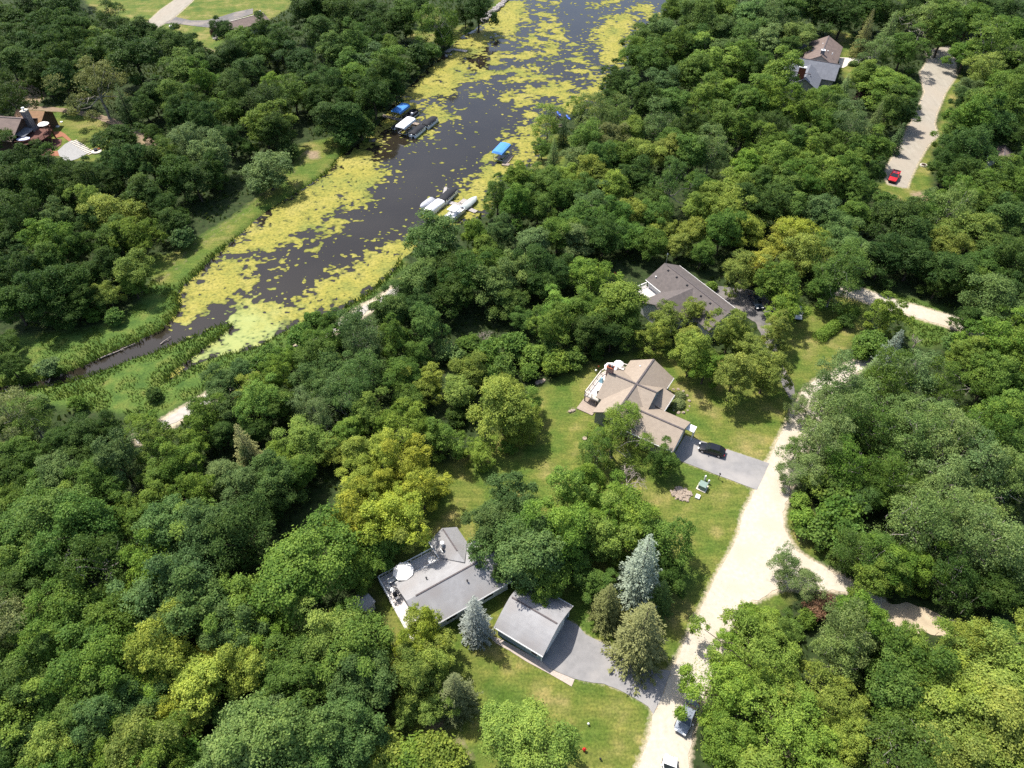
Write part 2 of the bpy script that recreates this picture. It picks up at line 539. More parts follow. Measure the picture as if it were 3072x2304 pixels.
def ground_material():
    m = bpy.data.materials.new('ground')
    nt, b = nodes_of(m)
    N, L = nt.nodes, nt.links
    b.inputs['Roughness'].default_value = 0.9
    b.inputs['Specular IOR Level'].default_value = 0.15
    tc = N.new('ShaderNodeTexCoord')

    def nz(scale, detail=5, sx=None):
        n = N.new('ShaderNodeTexNoise')
        n.inputs['Scale'].default_value = scale
        n.inputs['Detail'].default_value = detail
        if sx:
            mp = N.new('ShaderNodeMapping')
            mp.inputs['Rotation'].default_value = (0, 0, sx[1])
            mp.inputs['Scale'].default_value = (sx[0], 1, 1)
            L.new(tc.outputs['Object'], mp.inputs[0])
            L.new(mp.outputs[0], n.inputs['Vector'])
        else:
            L.new(tc.outputs['Object'], n.inputs['Vector'])
        return n.outputs['Fac']

    def ramp(src, stops):
        r = N.new('ShaderNodeValToRGB')
        e = r.color_ramp.elements
        while len(e) < len(stops):
            e.new(0.5)
        for k, (p, c) in enumerate(stops):
            e[k].position = p
            e[k].color = (*c, 1)
        L.new(src, r.inputs[0])
        return r.outputs[0]

    def mixc(f, a, c, mode='MIX'):
        x = N.new('ShaderNodeMix')
        x.data_type = 'RGBA'
        x.blend_type = mode
        if isinstance(f, float):
            x.inputs[0].default_value = f
        else:
            L.new(f, x.inputs[0])
        L.new(a, x.inputs[6])
        L.new(c, x.inputs[7])
        return x.outputs[2]

    def mask(attr, amp, lo, hi, scale):
        a = N.new('ShaderNodeAttribute')
        a.attribute_name = attr
        n = nz(scale, 6)
        s = N.new('ShaderNodeMath')
        s.operation = 'SUBTRACT'
        L.new(n, s.inputs[0])
        s.inputs[1].default_value = 0.5
        k = N.new('ShaderNodeMath')
        k.operation = 'MULTIPLY_ADD'
        L.new(s.outputs[0], k.inputs[0])
        k.inputs[1].default_value = amp
        L.new(a.outputs['Fac'], k.inputs[2])
        r = N.new('ShaderNodeMapRange')
        r.inputs[1].default_value = lo
        r.inputs[2].default_value = hi
        L.new(k.outputs[0], r.inputs[0])
        return r.outputs[0]

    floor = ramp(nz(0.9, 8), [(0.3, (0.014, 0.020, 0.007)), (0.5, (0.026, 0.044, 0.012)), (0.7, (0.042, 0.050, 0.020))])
    grass = ramp(nz(0.16, 7), [(0.28, (0.062, 0.108, 0.020)), (0.42, (0.088, 0.125, 0.023)), (0.54, (0.132, 0.146, 0.033)), (0.68, (0.215, 0.188, 0.070))])
    fine = ramp(nz(3.0, 9), [(0.3, (0.62, 0.66, 0.60)), (0.7, (1.28, 1.24, 1.2))])
    grass = mixc(1.0, grass, fine, 'MULTIPLY')
    blot = ramp(nz(0.55, 6), [(0.30, (0.72, 0.84, 0.66)), (0.55, (1.0, 1.0, 1.0)), (0.74, (1.24, 1.12, 1.15))])
    grass = mixc(1.0, grass, blot, 'MULTIPLY')
    streak = ramp(nz(1.5, 4, (0.14, 0.6)), [(0.35, (0.82, 0.86, 0.82)), (0.65, (1.14, 1.11, 1.10))])
    grass = mixc(1.0, grass, streak, 'MULTIPLY')
    meadow = ramp(nz(0.35, 8), [(0.3, (0.045, 0.090, 0.018)), (0.5, (0.075, 0.125, 0.024)), (0.68, (0.115, 0.145, 0.032)), (0.8, (0.15, 0.13, 0.05))])
    meadow = mixc(1.0, meadow, fine, 'MULTIPLY')
    dirt = ramp(nz(1.4, 8), [(0.3, (0.16, 0.12, 0.07)), (0.7, (0.30, 0.23, 0.15))])
    grit = ramp(nz(5.0, 8), [(0.35, (0.34, 0.28, 0.20)), (0.7, (0.55, 0.46, 0.35))])
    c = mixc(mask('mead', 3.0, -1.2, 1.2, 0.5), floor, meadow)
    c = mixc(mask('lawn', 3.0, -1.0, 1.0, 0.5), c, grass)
    c = mixc(mask('dirt', 1.6, -0.3, 0.9, 1.2), c, dirt)
    c = mixc(mask('road', 1.2, -0.75, 0.05, 1.8), c, grit)
    mud = ramp(nz(2.0, 6), [(0.3, (0.03, 0.022, 0.012)), (0.7, (0.08, 0.06, 0.035))])
    c = mixc(mask('lake', 0.8, -0.7, 0.1, 1.5), c, mud)
    L.new(c, b.inputs['Base Color'])
    bp = N.new('ShaderNodeBump')
    bp.inputs['Strength'].default_value = 0.7
    bp.inputs['Distance'].default_value = 0.12
    L.new(nz(4.0, 6), bp.inputs['Height'])
    L.new(bp.outputs[0], b.inputs['Normal'])
    MATS['ground'] = m
    return m

cl = lambda a: np.clip(a, -30, 30)
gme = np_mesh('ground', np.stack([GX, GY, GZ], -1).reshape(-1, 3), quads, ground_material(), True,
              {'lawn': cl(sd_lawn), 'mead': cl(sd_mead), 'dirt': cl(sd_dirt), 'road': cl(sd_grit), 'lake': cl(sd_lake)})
go = bpy.data.objects.new('ground', gme)
COL.objects.link(go)
tag(go, 'grassy lawns, meadow and dark woodland floor around the lake', None, None, 'structure')

# ------------------------------------------------------------------ water
def water_material():
    m = bpy.data.materials.new('water')
    nt, b = nodes_of(m)
    N, L = nt.nodes, nt.links
    b.inputs['Roughness'].default_value = 0.06
    b.inputs['IOR'].default_value = 1.40
    b.inputs['Specular IOR Level'].default_value = 0.5
    tc = N.new('ShaderNodeTexCoord')
    n = N.new('ShaderNodeTexNoise')
    n.inputs['Scale'].default_value = 0.06
    n.inputs['Detail'].default_value = 4
    L.new(tc.outputs['Object'], n.inputs['Vector'])
    r = N.new('ShaderNodeValToRGB')
    r.color_ramp.elements[0].position = 0.35
    r.color_ramp.elements[1].position = 0.7
    r.color_ramp.elements[0].color = (0.0175, 0.0140, 0.0095, 1)
    r.color_ramp.elements[1].color = (0.025, 0.0205, 0.0145, 1)
    L.new(n.outputs['Fac'], r.inputs[0])
    L.new(r.outputs[0], b.inputs['Base Color'])
    n2 = N.new('ShaderNodeTexNoise')
    n2.inputs['Scale'].default_value = 1.6
    n2.inputs['Detail'].default_value = 3
    L.new(tc.outputs['Object'], n2.inputs['Vector'])
    bp = N.new('ShaderNodeBump')
    bp.inputs['Strength'].default_value = 0.10
    bp.inputs['Distance'].default_value = 0.04
    L.new(n2.outputs['Fac'], bp.inputs['Height'])
    L.new(bp.outputs[0], b.inputs['Normal'])
    return m

wx0, wx1 = min(p[0] for p in LAKE) - 3, max(p[0] for p in LAKE) + 3
wy0, wy1 = min(p[1] for p in LAKE) - 3, max(p[1] for p in LAKE) + 3
w = MB().sheet([(wx0, wy0), (wx1, wy0), (wx1, wy1), (wx0, wy1)], WZ).obj('water', water_material())
tag(w, 'dark brown still lake water narrowing to a stream at left', None, None, 'structure')

# ------------------------------------------------------------------ floating algae: outline of a noisy field, cut out cell by cell
DENSE = [
    LAKE_W[2:19] + G(1, 0, [(0, 1370), (60, 1350), (150, 1330), (210, 1200), (300, 1120), (240, 1040), (205, 960), (250, 890), (335, 825), (470, 770), (540, 700), (470, 655), (640, 640), (740, 590), (840, 515), (870, 450), (790, 395), (900, 372), (940, 310), (985, 250), (1060, 250), (1150, 200), (1195, 110), (1215, 0)], WZ),
    G(0, 0, [(2212, 1040), (2130, 1125), (2050, 1175), (1900, 1272), (1760, 1360), (1680, 1420), (1600, 1500), (1520, 1560), (1450, 1630), (1430, 1659), (1760, 1659), (1840, 1610), (1900, 1570), (1960, 1510), (2060, 1470), (2150, 1420), (2212, 1390)], WZ),
    G(0, 1, [(1400, 0), (1330, 80), (1270, 140), (1195, 200), (1165, 250), (1180, 330), (1150, 385), (1100, 440), (1090, 480), (1200, 440), (1300, 380), (1430, 310), (1580, 250), (1620, 180), (1600, 110), (1680, 60), (1760, 0)], WZ),
    G(0, 1, [(1515, 330), (1560, 280), (1640, 252), (1720, 272), (1760, 305), (1850, 312), (1960, 262), (2060, 205), (2150, 112), (2212, 95), (2450, -40), (2620, -60), (2590, 20), (2480, 200), (2212, 335), (1920, 440), (1720, 540), (1660, 580), (1450, 625), (1300, 672), (1150, 758), (1080, 802), (1200, 702), (1380, 572), (1500, 470), (1500, 420)], WZ),
    G(1, 0, [(130, 1659), (290, 1570), (460, 1530), (520, 1540), (420, 1659)], WZ),
    G(1, 0, [(560, 1400), (640, 1340), (700, 1270), (790, 1210), (830, 1165), (890, 1070), (985, 1040), (1040, 1000), (1100, 965), (1165, 895), (1085, 885), (1150, 815), (1290, 775), (1330, 830), (1290, 930), (1260, 1010), (1225, 1065), (1090, 1110), (1000, 1210), (990, 1300), (930, 1390), (780, 1450), (640, 1490)], WZ),
    G(1, 0, [(1385, 690), (1480, 632), (1560, 570), (1650, 520), (1720, 480), (1700, 660), (1650, 715), (1560, 705), (1480, 735), (1400, 760)], WZ),
    G(1, 0, [(1640, 195), (1700, 115), (1800, 85), (1900, 100), (1945, 160), (1870, 225), (1850, 300), (1850, 400), (1790, 452), (1690, 412), (1640, 345), (1690, 300), (1620, 262)], WZ),
    G(1, 0, [(1860, 80), (1920, 20), (2000, 30), (2000, 70), (2080, 110), (2000, 120), (1900, 70)], WZ),
    G(1, 0, [(1580, 30), (1680, 5), (1800, 0), (1720, 40), (1640, 45)], WZ),
    G(1, 0, [(1240, 190), (1300, 140), (1410, 165), (1330, 200), (1410, 240), (1420, 300), (1340, 360), (1290, 300), (1360, 260), (1250, 215)], WZ),
    G(1, 0, [(530, 690), (640, 670), (730, 730), (720, 780), (600, 830), (560, 880), (500, 900), (470, 880), (560, 800)], WZ),
]
MID = [G(1, 0, [(1200, 0), (1420, 0), (1460, 250), (1560, 300), (1680, 400), (1680, 540), (1400, 700), (1200, 790), (1000, 680), (860, 620), (760, 580), (880, 460), (960, 330), (1050, 260), (1180, 150)], WZ),
       G(1, 0, [(1030, 720), (1180, 730), (1170, 780), (1040, 760)], WZ),
       G(1, 0, [(490, 1230), (600, 1230), (580, 1270), (500, 1260)], WZ),
       G(0, 0, [(1700, 1659), (1900, 1500), (2212, 1350), (2360, 1330), (2280, 1470), (2100, 1580), (2050, 1659)], WZ),
       G(0, 1, [(1560, 290), (1560, 130), (1700, 0), (2050, 0), (1930, 70), (1780, 140), (1700, 220)], WZ),
       G(1, 0, [(780, 1210), (880, 1040), (1090, 880), (1130, 860), (1180, 900), (1000, 1060), (840, 1240)], WZ)]
cs = 0.30
ax_ = np.arange(wx0 + 3, wx1 - 3, cs)
ay_ = np.arange(wy0 + 3, min(wy1, 330), cs)
AX, AY = np.meshgrid(ax_, ay_)
sdl = sdf(LAKE, AX, AY)
keep = sdl > -1.5
AXk, AYk = AX[keep], AY[keep]
dn = np.full(AXk.shape, -1e9)
for p in DENSE:
    dn = np.maximum(dn, sdf(p, AXk, AYk))
md = np.full(AXk.shape, -1e9)
for p in MID:
    md = np.maximum(md, sdf(p, AXk, AYk))
n_big = fbm(AXk / 5.5, AYk / 4.0, 4, 3)
n_mid = fbm(AXk / 2.6 + 7, AYk / 2.0, 3, 11)
n_fin = fbm(AXk / 0.95, AYk / 0.8, 2, 23)
fd = np.clip(dn / 1.6, -6, 2.0) + (n_mid - 0.5) * 4.2 + (n_fin - 0.5) * 4.6 + (n_big - 0.5) * 2.0
fm = np.where(md > 0, (n_big - 0.53) * 9 + (n_mid - 0.5) * 4 + (n_fin - 0.5) * 3 + np.clip(md / 3 - 1, -1, 0), -9)
fs = (n_mid - 0.805) * 11 + (n_fin - 0.5) * 4
n_pit = fbm(AXk / 0.75 + 31, AYk / 0.6, 2, 41)
fd = np.minimum(fd, (0.80 - n_pit) * 14 - np.clip(1.2 - dn / 2.5, 0, 1.2) * 0.8)
ff = np.where((dn > -6) & (dn < 1), (n_fin - 0.60 + 0.030 * np.minimum(dn, 0) + (n_mid - 0.5) * 0.35) * 14, -9)
ff2 = np.where(md > -1, (n_fin - 0.70 + (n_mid - 0.5) * 0.4) * 14, -9)
fld = np.maximum(np.maximum(np.maximum(fd, fm), fs), np.maximum(ff, ff2))
far_l = sdf(G(0, 1, [(-300, 1100), (-300, 700), (640, 600), (960, 490), (1060, 470), (1130, 500), (1180, 520), (1000, 660), (640, 800)], WZ), AXk, AYk) > 0
fld = np.where(far_l, -5, fld)
fld = np.minimum(fld, (sdl[keep] + 0.9) * 4)
FLD = np.full(AX.shape, -9.0)
FLD[keep] = fld

def march(F, X, Y, z):
    """filled region F>0 by clipping every cell"""
    a, b, c, d = F[:-1, :-1], F[:-1, 1:], F[1:, 1:], F[1:, :-1]
    code = (a > 0) * 1 + (b > 0) * 2 + (c > 0) * 4 + (d > 0) * 8
    V_, P4 = [], []
    full = np.argwhere(code == 15)
    i, j = full[:, 0], full[:, 1]
    qv = np.stack([np.stack([X[i, j], Y[i, j]], -1), np.stack([X[i, j + 1], Y[i, j + 1]], -1), np.stack([X[i + 1, j + 1], Y[i + 1, j + 1]], -1), np.stack([X[i + 1, j], Y[i + 1, j]], -1)], 1)
    verts = [qv.reshape(-1, 2)]
    faces = (np.arange(len(full) * 4).reshape(-1, 4)).tolist()
    n = len(full) * 4
    part = np.argwhere((code > 0) & (code < 15))
    extra = []
    for (i, j) in part:
        cs_ = ((i, j), (i, j + 1), (i + 1, j + 1), (i + 1, j))
        poly = []
        for k in range(4):
            p, r = cs_[k], cs_[(k + 1) % 4]
            f0, f1 = F[p], F[r]
            if f0 > 0:
                poly.append((X[p], Y[p]))
            if (f0 > 0) != (f1 > 0):
                t = f0 / (f0 - f1)
                poly.append((X[p] + (X[r] - X[p]) * t, Y[p] + (Y[r] - Y[p]) * t))
        faces.append(list(range(n, n + len(poly))))
        n += len(poly)
        extra.extend(poly)
    if extra:
        verts.append(np.array(extra))
    P = np.concatenate(verts)
    return np.concatenate([P, np.full((len(P), 1), z)], 1), faces

av, af = march(FLD, AX, AY, WZ + 0.025)
ame = bpy.data.meshes.new('floating_algae')
ame.from_pydata(av.tolist(), [], af)
def algae_material():
    m = bpy.data.materials.new('algae')
    nt, b = nodes_of(m)
    N, L = nt.nodes, nt.links
    b.inputs['Roughness'].default_value = 0.75
    b.inputs['Specular IOR Level'].default_value = 0.2
    tc = N.new('ShaderNodeTexCoord')
    def nz(sc, det, st=(1, 1, 1)):
        mp = N.new('ShaderNodeMapping')
        mp.inputs['Scale'].default_value = st
        L.new(tc.outputs['Object'], mp.inputs[0])
        n = N.new('ShaderNodeTexNoise')
        n.inputs['Scale'].default_value = sc
        n.inputs['Detail'].default_value = det
        n.inputs['Roughness'].default_value = 0.65
        L.new(mp.outputs[0], n.inputs['Vector'])
        return n.outputs['Fac']
    def ramp(src, stops):
        r = N.new('ShaderNodeValToRGB')
        e = r.color_ramp.elements
        while len(e) < len(stops):
            e.new(0.5)
        for k, (p_, c) in enumerate(stops):
            e[k].position = p_
            e[k].color = (*c, 1)
        L.new(src, r.inputs[0])
        return r.outputs[0]
    base = ramp(nz(0.10, 5), [(0.36, (0.180, 0.192, 0.036)), (0.50, (0.252, 0.230, 0.040)), (0.64, (0.285, 0.252, 0.058))])
    spk = ramp(nz(1.9, 6, (0.8, 1.1, 1)), [(0.30, (0.22, 0.24, 0.25)), (0.42, (0.72, 0.76, 0.70)), (0.55, (1.0, 1.0, 1.0)), (0.72, (1.22, 1.16, 1.25))])
    x = N.new('ShaderNodeMix')
    x.data_type = 'RGBA'
    x.blend_type = 'MULTIPLY'
    x.inputs[0].default_value = 1.0
    L.new(base, x.inputs[6])
    L.new(spk, x.inputs[7])
    pa = N.new('ShaderNodeAttribute')
    pa.attribute_name = 'pale'
    y = N.new('ShaderNodeMix')
    y.data_type = 'RGBA'
    L.new(pa.outputs['Fac'], y.inputs[0])
    L.new(x.outputs[2], y.inputs[6])
    y.inputs[7].default_value = (0.27, 0.315, 0.115, 1)
    ta = N.new('ShaderNodeAttribute')
    ta.attribute_name = 'thick'
    film = ramp(ta.outputs['Fac'], [(0.0, (0.34, 0.38, 0.36)), (0.45, (0.80, 0.84, 0.78)), (1.0, (1.04, 1.02, 1.0))])
    zmix = N.new('ShaderNodeMix')
    zmix.data_type = 'RGBA'
    zmix.blend_type = 'MULTIPLY'
    zmix.inputs[0].default_value = 1.0
    L.new(y.outputs[2], zmix.inputs[6])
    L.new(film, zmix.inputs[7])
    L.new(zmix.outputs[2], b.inputs['Base Color'])
    return m

ti = np.clip(np.round((av[:, 1] - ay_[0]) / cs).astype(int), 0, len(ay_) - 1)
tj = np.clip(np.round((av[:, 0] - ax_[0]) / cs).astype(int), 0, len(ax_) - 1)
tat = ame.attributes.new('thick', 'FLOAT', 'POINT')
tat.data.foreach_set('value', np.clip(FLD[ti, tj] / 1.6, 0, 1).astype(np.float32))
pc = U(*q(0, 1, 1540, 540), WZ)
pat = ame.attributes.new('pale', 'FLOAT', 'POINT')
pdist = np.hypot(av[:, 0] - pc[0], av[:, 1] - pc[1]) + (fbm(av[:, 0] / 4, av[:, 1] / 4, 3, 61) - 0.5) * 14
pat.data.foreach_set('value', np.clip(1.0 - pdist / 15.0, 0, 0.8).astype(np.float32))
ame.materials.append(algae_material())
ao = bpy.data.objects.new('floating_algae', ame)
COL.objects.link(ao)
tag(ao, 'yellow green mats of algae floating on the lake', 'algae', None, 'stuff')

# ------------------------------------------------------------------ road surfaces
M_GRAVEL = pm('pale_gravel', (0.49, 0.44, 0.365), (0.38, 0.335, 0.27), scale=1.6, rough=0.95, spec=0.1, detail=9, contrast=0.5, bump=0.5, c3=(0.41, 0.355, 0.28), scale3=0.22)
M_GRAVEL2 = pm('grey_gravel', (0.325, 0.295, 0.245), (0.245, 0.22, 0.18), scale=1.0, rough=0.95, spec=0.1, detail=9, contrast=0.5, bump=0.5, c3=(0.30, 0.26, 0.21), scale3=0.1, stretch=(1, 0.35, 1))
M_PATH = pm('white_limestone', (0.43, 0.40, 0.36), (0.31, 0.28, 0.245), scale=1.3, rough=0.95, spec=0.1, detail=9, contrast=0.5, bump=0.4)
M_ASPHALT = pm('grey_asphalt', (0.238, 0.230, 0.228), (0.182, 0.177, 0.177), scale=1.1, rough=0.85, spec=0.25, detail=9, contrast=0.5, bump=0.25, c3=(0.285, 0.268, 0.255), scale3=0.18)
M_ASPHALT2 = pm('worn_asphalt', (0.16, 0.15, 0.145), (0.10, 0.095, 0.095), scale=0.9, rough=0.9, spec=0.2, detail=9, contrast=0.4, bump=0.3, c3=(0.22, 0.19, 0.165), scale3=0.2)
M_DIRT = pm('bare_track', (0.26, 0.19, 0.13), (0.17, 0.13, 0.09), scale=1.2, rough=0.95, spec=0.1, detail=8, contrast=0.5, bump=0.4)
M_SAND = pm('sandy_ground', (0.46, 0.38, 0.27), (0.32, 0.26, 0.18), scale=0.8, rough=0.95, spec=0.1, detail=9, contrast=0.5, bump=0.4)
M_BRICK = pm('brick_paving', (0.44, 0.375, 0.325), (0.33, 0.275, 0.235), scale=5.0, rough=0.9, spec=0.15, detail=6, contrast=0.5, bump=0.3)
M_CONC = pm('pale_concrete', (0.62, 0.56, 0.48), (0.52, 0.47, 0.40), scale=1.2, rough=0.9, spec=0.15, detail=8)

def surface(name, poly, mat, z, label, amp=0.25, step=0.6):
    o = MB().sheet(ragged(poly, step, amp, sum(map(ord, label)) % 50), z).obj(name, mat)
    return tag(o, label, None, None, 'structure')

surface('gravel_road', ROAD, M_GRAVEL, 0.030, 'pale cream gravel road with a spur to the right', 0.45)
surface('sandy_clearing', SANDY, M_SAND, 0.040, 'sandy clearing between trees at lower right', 0.6)
surface('driveway', DRIVE_G, M_ASPHALT, 0.045, 'grey asphalt driveway in front of the grey barn roofed garage', 0.10)
surface('driveway', DRIVE_T, M_ASPHALT, 0.045, 'straight grey asphalt driveway of the tan roofed house', 0.05)
surface('driveway', DRIVE_4, M_ASPHALT2, 0.045, 'worn shaded driveway beside the dark roofed house', 0.2)
surface('gravel_lane', strip(LANE, 4.0), M_GRAVEL, 0.030, 'pale gravel lane between trees at middle right', 0.5)
surface('lakeside_path', strip(LAKE_PATH, 2.1), M_PATH, 0.030, 'white limestone path half hidden by trees near the shore', 0.6)
surface('gravel_road', ROAD_UR, M_GRAVEL2, 0.030, 'grey beige gravel road at upper right with the red pickup', 0.35)
surface('paved_road', ROAD_UL, M_GRAVEL2, 0.030, 'pale road between lawns at the upper left', 0.2)
surface('driveway', DRIVE_UL, M_ASPHALT2, 0.045, 'curved dark asphalt driveway at the upper left', 0.1)
surface('dirt_track', strip(TRACK_L, 2.6), M_DIRT, 0.030, 'brown dirt track behind the red decked house', 0.5)
surface('patio', PATIO_5, M_CONC, 0.05, 'pale concrete patio beside the slate roofed house', 0.03)
surface('brick_walk', BRICK_W, M_BRICK, 0.055, 'brick walkway along the grey barn roofed garage', 0.04)

# ------------------------------------------------------------------ trees
M_LEAF = leaf_material('leaves', 0.38)
M_NEEDLE = leaf_material('needles', 0.10, 0.6, 0.2)
M_BARK = pm('bark', (0.105, 0.085, 0.065), (0.055, 0.043, 0.033), scale=3.0, rough=0.95, spec=0.1, stretch=(1, 1, 0.25))
M_BARKPALE = pm('pale_bark', (0.34, 0.31, 0.27), (0.20, 0.18, 0.155), scale=3.0, rough=0.9, spec=0.1, stretch=(1, 1, 0.25))
M_DEADWOOD = pm('dead_wood', (0.40, 0.34, 0.29), (0.24, 0.20, 0.17), scale=4.0, rough=0.95, spec=0.1)

def unit(rng, n):
    a = rng.normal(size=(n, 3))
    return a / np.linalg.norm(a, axis=1, keepdims=True)

def leaf_quads(rng, pos, nrm, ln, wd):
    """one kite-shaped leaf spray per position"""
    n = len(pos)
    ref = unit(rng, n)
    t = np.cross(nrm, ref)
    t /= np.linalg.norm(t, axis=1, keepdims=True) + 1e-9
    b = np.cross(nrm, t)
    ln = ln * rng.uniform(0.7, 1.3, (n, 1))
    wd = wd * rng.uniform(0.7, 1.3, (n, 1))
    v = np.stack([pos - t * ln * 0.5, pos + b * wd * 0.5 - nrm * wd * 0.12, pos + t * ln * 0.5, pos - b * wd * 0.5 - nrm * wd * 0.12], 1)
    return v

def lobed_crown(seed, R, RZ, zc, n_lobe, n_clump, n_leaf, leaf=0.36, lobe_r=(0.34, 0.5), clump_r=(0.16, 0.24), bot=-0.35, flat=0.75, up=0.6, inner=0.12, spread=(0.5, 0.72)):
    rng = np.random.default_rng(seed)
    d = unit(rng, n_lobe * 6)
    d = d[d[:, 2] > bot]
    # keep the lobes apart
    keep = []
    for k in range(len(d)):
        if all(np.dot(d[k], d[j]) < 0.80 for j in keep):
            keep.append(k)
        if len(keep) >= n_lobe:
            break
    d = d[keep]
    lc = d * rng.uniform(spread[0], spread[1], (len(d), 1)) * np.array([R, R, RZ]) * (1 + 0.17 * rng.normal(size=(len(d), 1)))
    lr = rng.uniform(lobe_r[0], lobe_r[1], len(d)) * R
    sq = rng.uniform(0.82, 1.18, 3)
    lc = lc * sq
    lc[:, :2] += lc[:, 2:3] * rng.normal(size=(1, 2)) * 0.10
    lc = np.concatenate([lc, [[0, 0, RZ * 0.30]]])
    lr = np.concatenate([lr, [R * 0.52]])
    POS, NRM, LV = [], [], []
    for c, r in zip(lc, lr):
        lob = 0.13 * rng.normal()
        dd = unit(rng, n_clump * 2)
        outw = c / (np.linalg.norm(c) + 1e-6)
        sc = dd @ outw + 0.9 * dd[:, 2] + 0.5 * rng.normal(size=len(dd))
        dd = dd[np.argsort(-sc)[:n_clump]]
        cr_ = rng.uniform(clump_r[0], clump_r[1], n_clump) * R
        cc = c + dd * (r * rng.uniform(0.72, 1.02, (n_clump, 1))) * np.array([1, 1, 0.85])
        for p, rr, dv in zip(cc, cr_, dd):
            e = unit(rng, n_leaf)
            e[:, 2] = np.where(e[:, 2] < -0.25, -e[:, 2] * rng.uniform(0.2, 1, n_leaf), e[:, 2])
            far = np.where(rng.uniform(size=(n_leaf, 1)) < 0.16, rng.uniform(1.0, 1.75, (n_leaf, 1)), rng.uniform(0.5, 1.05, (n_leaf, 1)))
            pos = p + e * rr * far * np.array([1.1, 1.1, flat])
            nn = e * 0.6 + np.array([0, 0, up]) + dv * 0.35 + 0.55 * rng.normal(size=(n_leaf, 3))
            POS.append(pos)
            NRM.append(nn)
            LV.append(np.clip(0.46 + lob + 0.15 * rng.normal() + 0.18 * rng.normal(size=n_leaf) + 0.10 * e[:, 2], 0, 1))
    ns = int(0.07 * sum(map(len, POS)))
    ds = unit(rng, ns)
    ds[:, 2] = np.where(ds[:, 2] < -0.3, -ds[:, 2], ds[:, 2])
    near = np.argmax(ds @ (lc / (np.linalg.norm(lc, axis=1, keepdims=True) + 1e-6)).T, axis=1)
    ext = np.minimum(np.linalg.norm(lc, axis=1)[near] + lr[near] * 0.55, 0.92 * R)
    POS.append(ds * (ext * rng.uniform(0.72, 1.0, ns))[:, None])
    NRM.append(ds * 0.7 + np.array([0, 0, 0.5]) + 0.5 * rng.normal(size=(ns, 3)))
    LV.append(np.clip(0.44 + 0.16 * rng.normal(size=ns), 0, 1))
    ni = int(inner * sum(map(len, POS)))
    pin = unit(rng, ni) * rng.uniform(0.1, 0.62, (ni, 1)) * np.array([R, R, RZ])
    POS.append(pin)
    NRM.append(unit(rng, ni) + np.array([0, 0, 0.8]))
    LV.append(np.full(ni, 0.42))
    pos = np.concatenate(POS) + np.array([0, 0, zc])
    nn = np.concatenate(NRM)
    nn /= np.linalg.norm(nn, axis=1, keepdims=True)
    v = leaf_quads(rng, pos, nn, leaf, leaf * 0.72)
    return v.reshape(-1, 3), np.concatenate(LV), lc + np.array([0, 0, zc]), lr

def crown_mesh(name, v, lv, mat):
    return np_mesh(name, v, np.arange(len(v)).reshape(-1, 4), mat, False, None, {'lv': lv})

def limb_path(mb, a, b, r0, r1, rng, seg=4, wob=0.18, n=6):
    a, b = Vector(a), Vector(b)
    prev, pr = a, r0
    L_ = (b - a).length
    for k in range(1, seg + 1):
        t = k / seg
        p = a.lerp(b, t) + Vector(rng.normal(size=3)) * (wob * L_ / seg if k < seg else 0)
        r = r0 + (r1 - r0) * t
        mb.tube(prev, p, pr, r, n, k == seg)
        prev, pr = p, r
    return prev

def trunk_mesh(name, seed, h, lc, r=0.28, mat=None, twigs=0):
    rng = np.random.default_rng(seed + 500)
    mb = MB()
    fork = Vector((rng.normal() * 0.2, rng.normal() * 0.2, h * 0.36))
    mb.tube((0, 0, -0.2), (0, 0, 0.25), r * 1.5, r * 1.05, 9)
    limb_path(mb, (0, 0, 0.2), fork, r * 1.05, r * 0.8, rng, 3, 0.08, 9)
    for c in lc:
        tip = limb_path(mb, fork, fork.lerp(Vector(c), 0.92), r * 0.5, r * 0.12, rng, 4, 0.2, 6)
        for t in range(twigs):
            limb_path(mb, tip, tip + Vector(rng.normal(size=3)) * 1.3 + Vector((0, 0, 0.4)), r * 0.12, 0.02, rng, 3, 0.3, 4)
    return mb.mesh(name, mat or M_BARK, True)

KINDS = {}        # letter -> list of (crown mesh, trunk mesh, nominal radius, crown centre height)

def add_broad(letter, seeds, R, RZ, zc, bark=None, twigs=0, **kw):
    KINDS.setdefault(letter, [])
    for s in seeds:
        v, lv, lc, lr = lobed_crown(s, R, RZ, zc, **kw)
        h = zc + RZ
        KINDS[letter].append((crown_mesh('crown', v, lv, M_LEAF), trunk_mesh('trunk', s, h, lc[:-1][:9], 0.055 * R, bark, twigs), R, zc))

add_broad('o', (1, 2, 3, 4, 5, 6, 7, 8, 9), 5.0, 5.3, 6.3, n_lobe=20, n_clump=24, n_leaf=38, leaf=0.30, lobe_r=(0.18, 0.42), clump_r=(0.08, 0.16), bot=-0.75, spread=(0.42, 0.98))
add_broad('m', (11, 12, 13, 14, 15, 16), 5.0, 5.6, 6.6, n_lobe=24, n_clump=24, n_leaf=36, leaf=0.285, lobe_r=(0.20, 0.40), clump_r=(0.065, 0.13), up=0.4, bot=-0.8, spread=(0.42, 1.04))
add_broad('p', (21, 22, 23), 4.0, 6.2, 7.0, n_lobe=24, n_clump=22, n_leaf=34, leaf=0.30, lobe_r=(0.28, 0.42), clump_r=(0.10, 0.18), bot=-0.85, spread=(0.5, 0.8))
add_broad('w', (31, 32, 33), 5.0, 5.6, 6.8, bark=M_BARKPALE, twigs=4, n_lobe=26, n_clump=22, n_leaf=24, leaf=0.28, lobe_r=(0.22, 0.42), clump_r=(0.08, 0.17), up=0.3, inner=0.05, bot=-0.75, spread=(0.42, 1.02))
add_broad('h', (41, 42), 6.0, 4.9, 5.8, bot=-0.6, n_lobe=28, n_clump=26, n_leaf=46, leaf=0.26, lobe_r=(0.24, 0.36), clump_r=(0.08, 0.13), up=0.9, flat=0.5, spread=(0.62, 0.80))
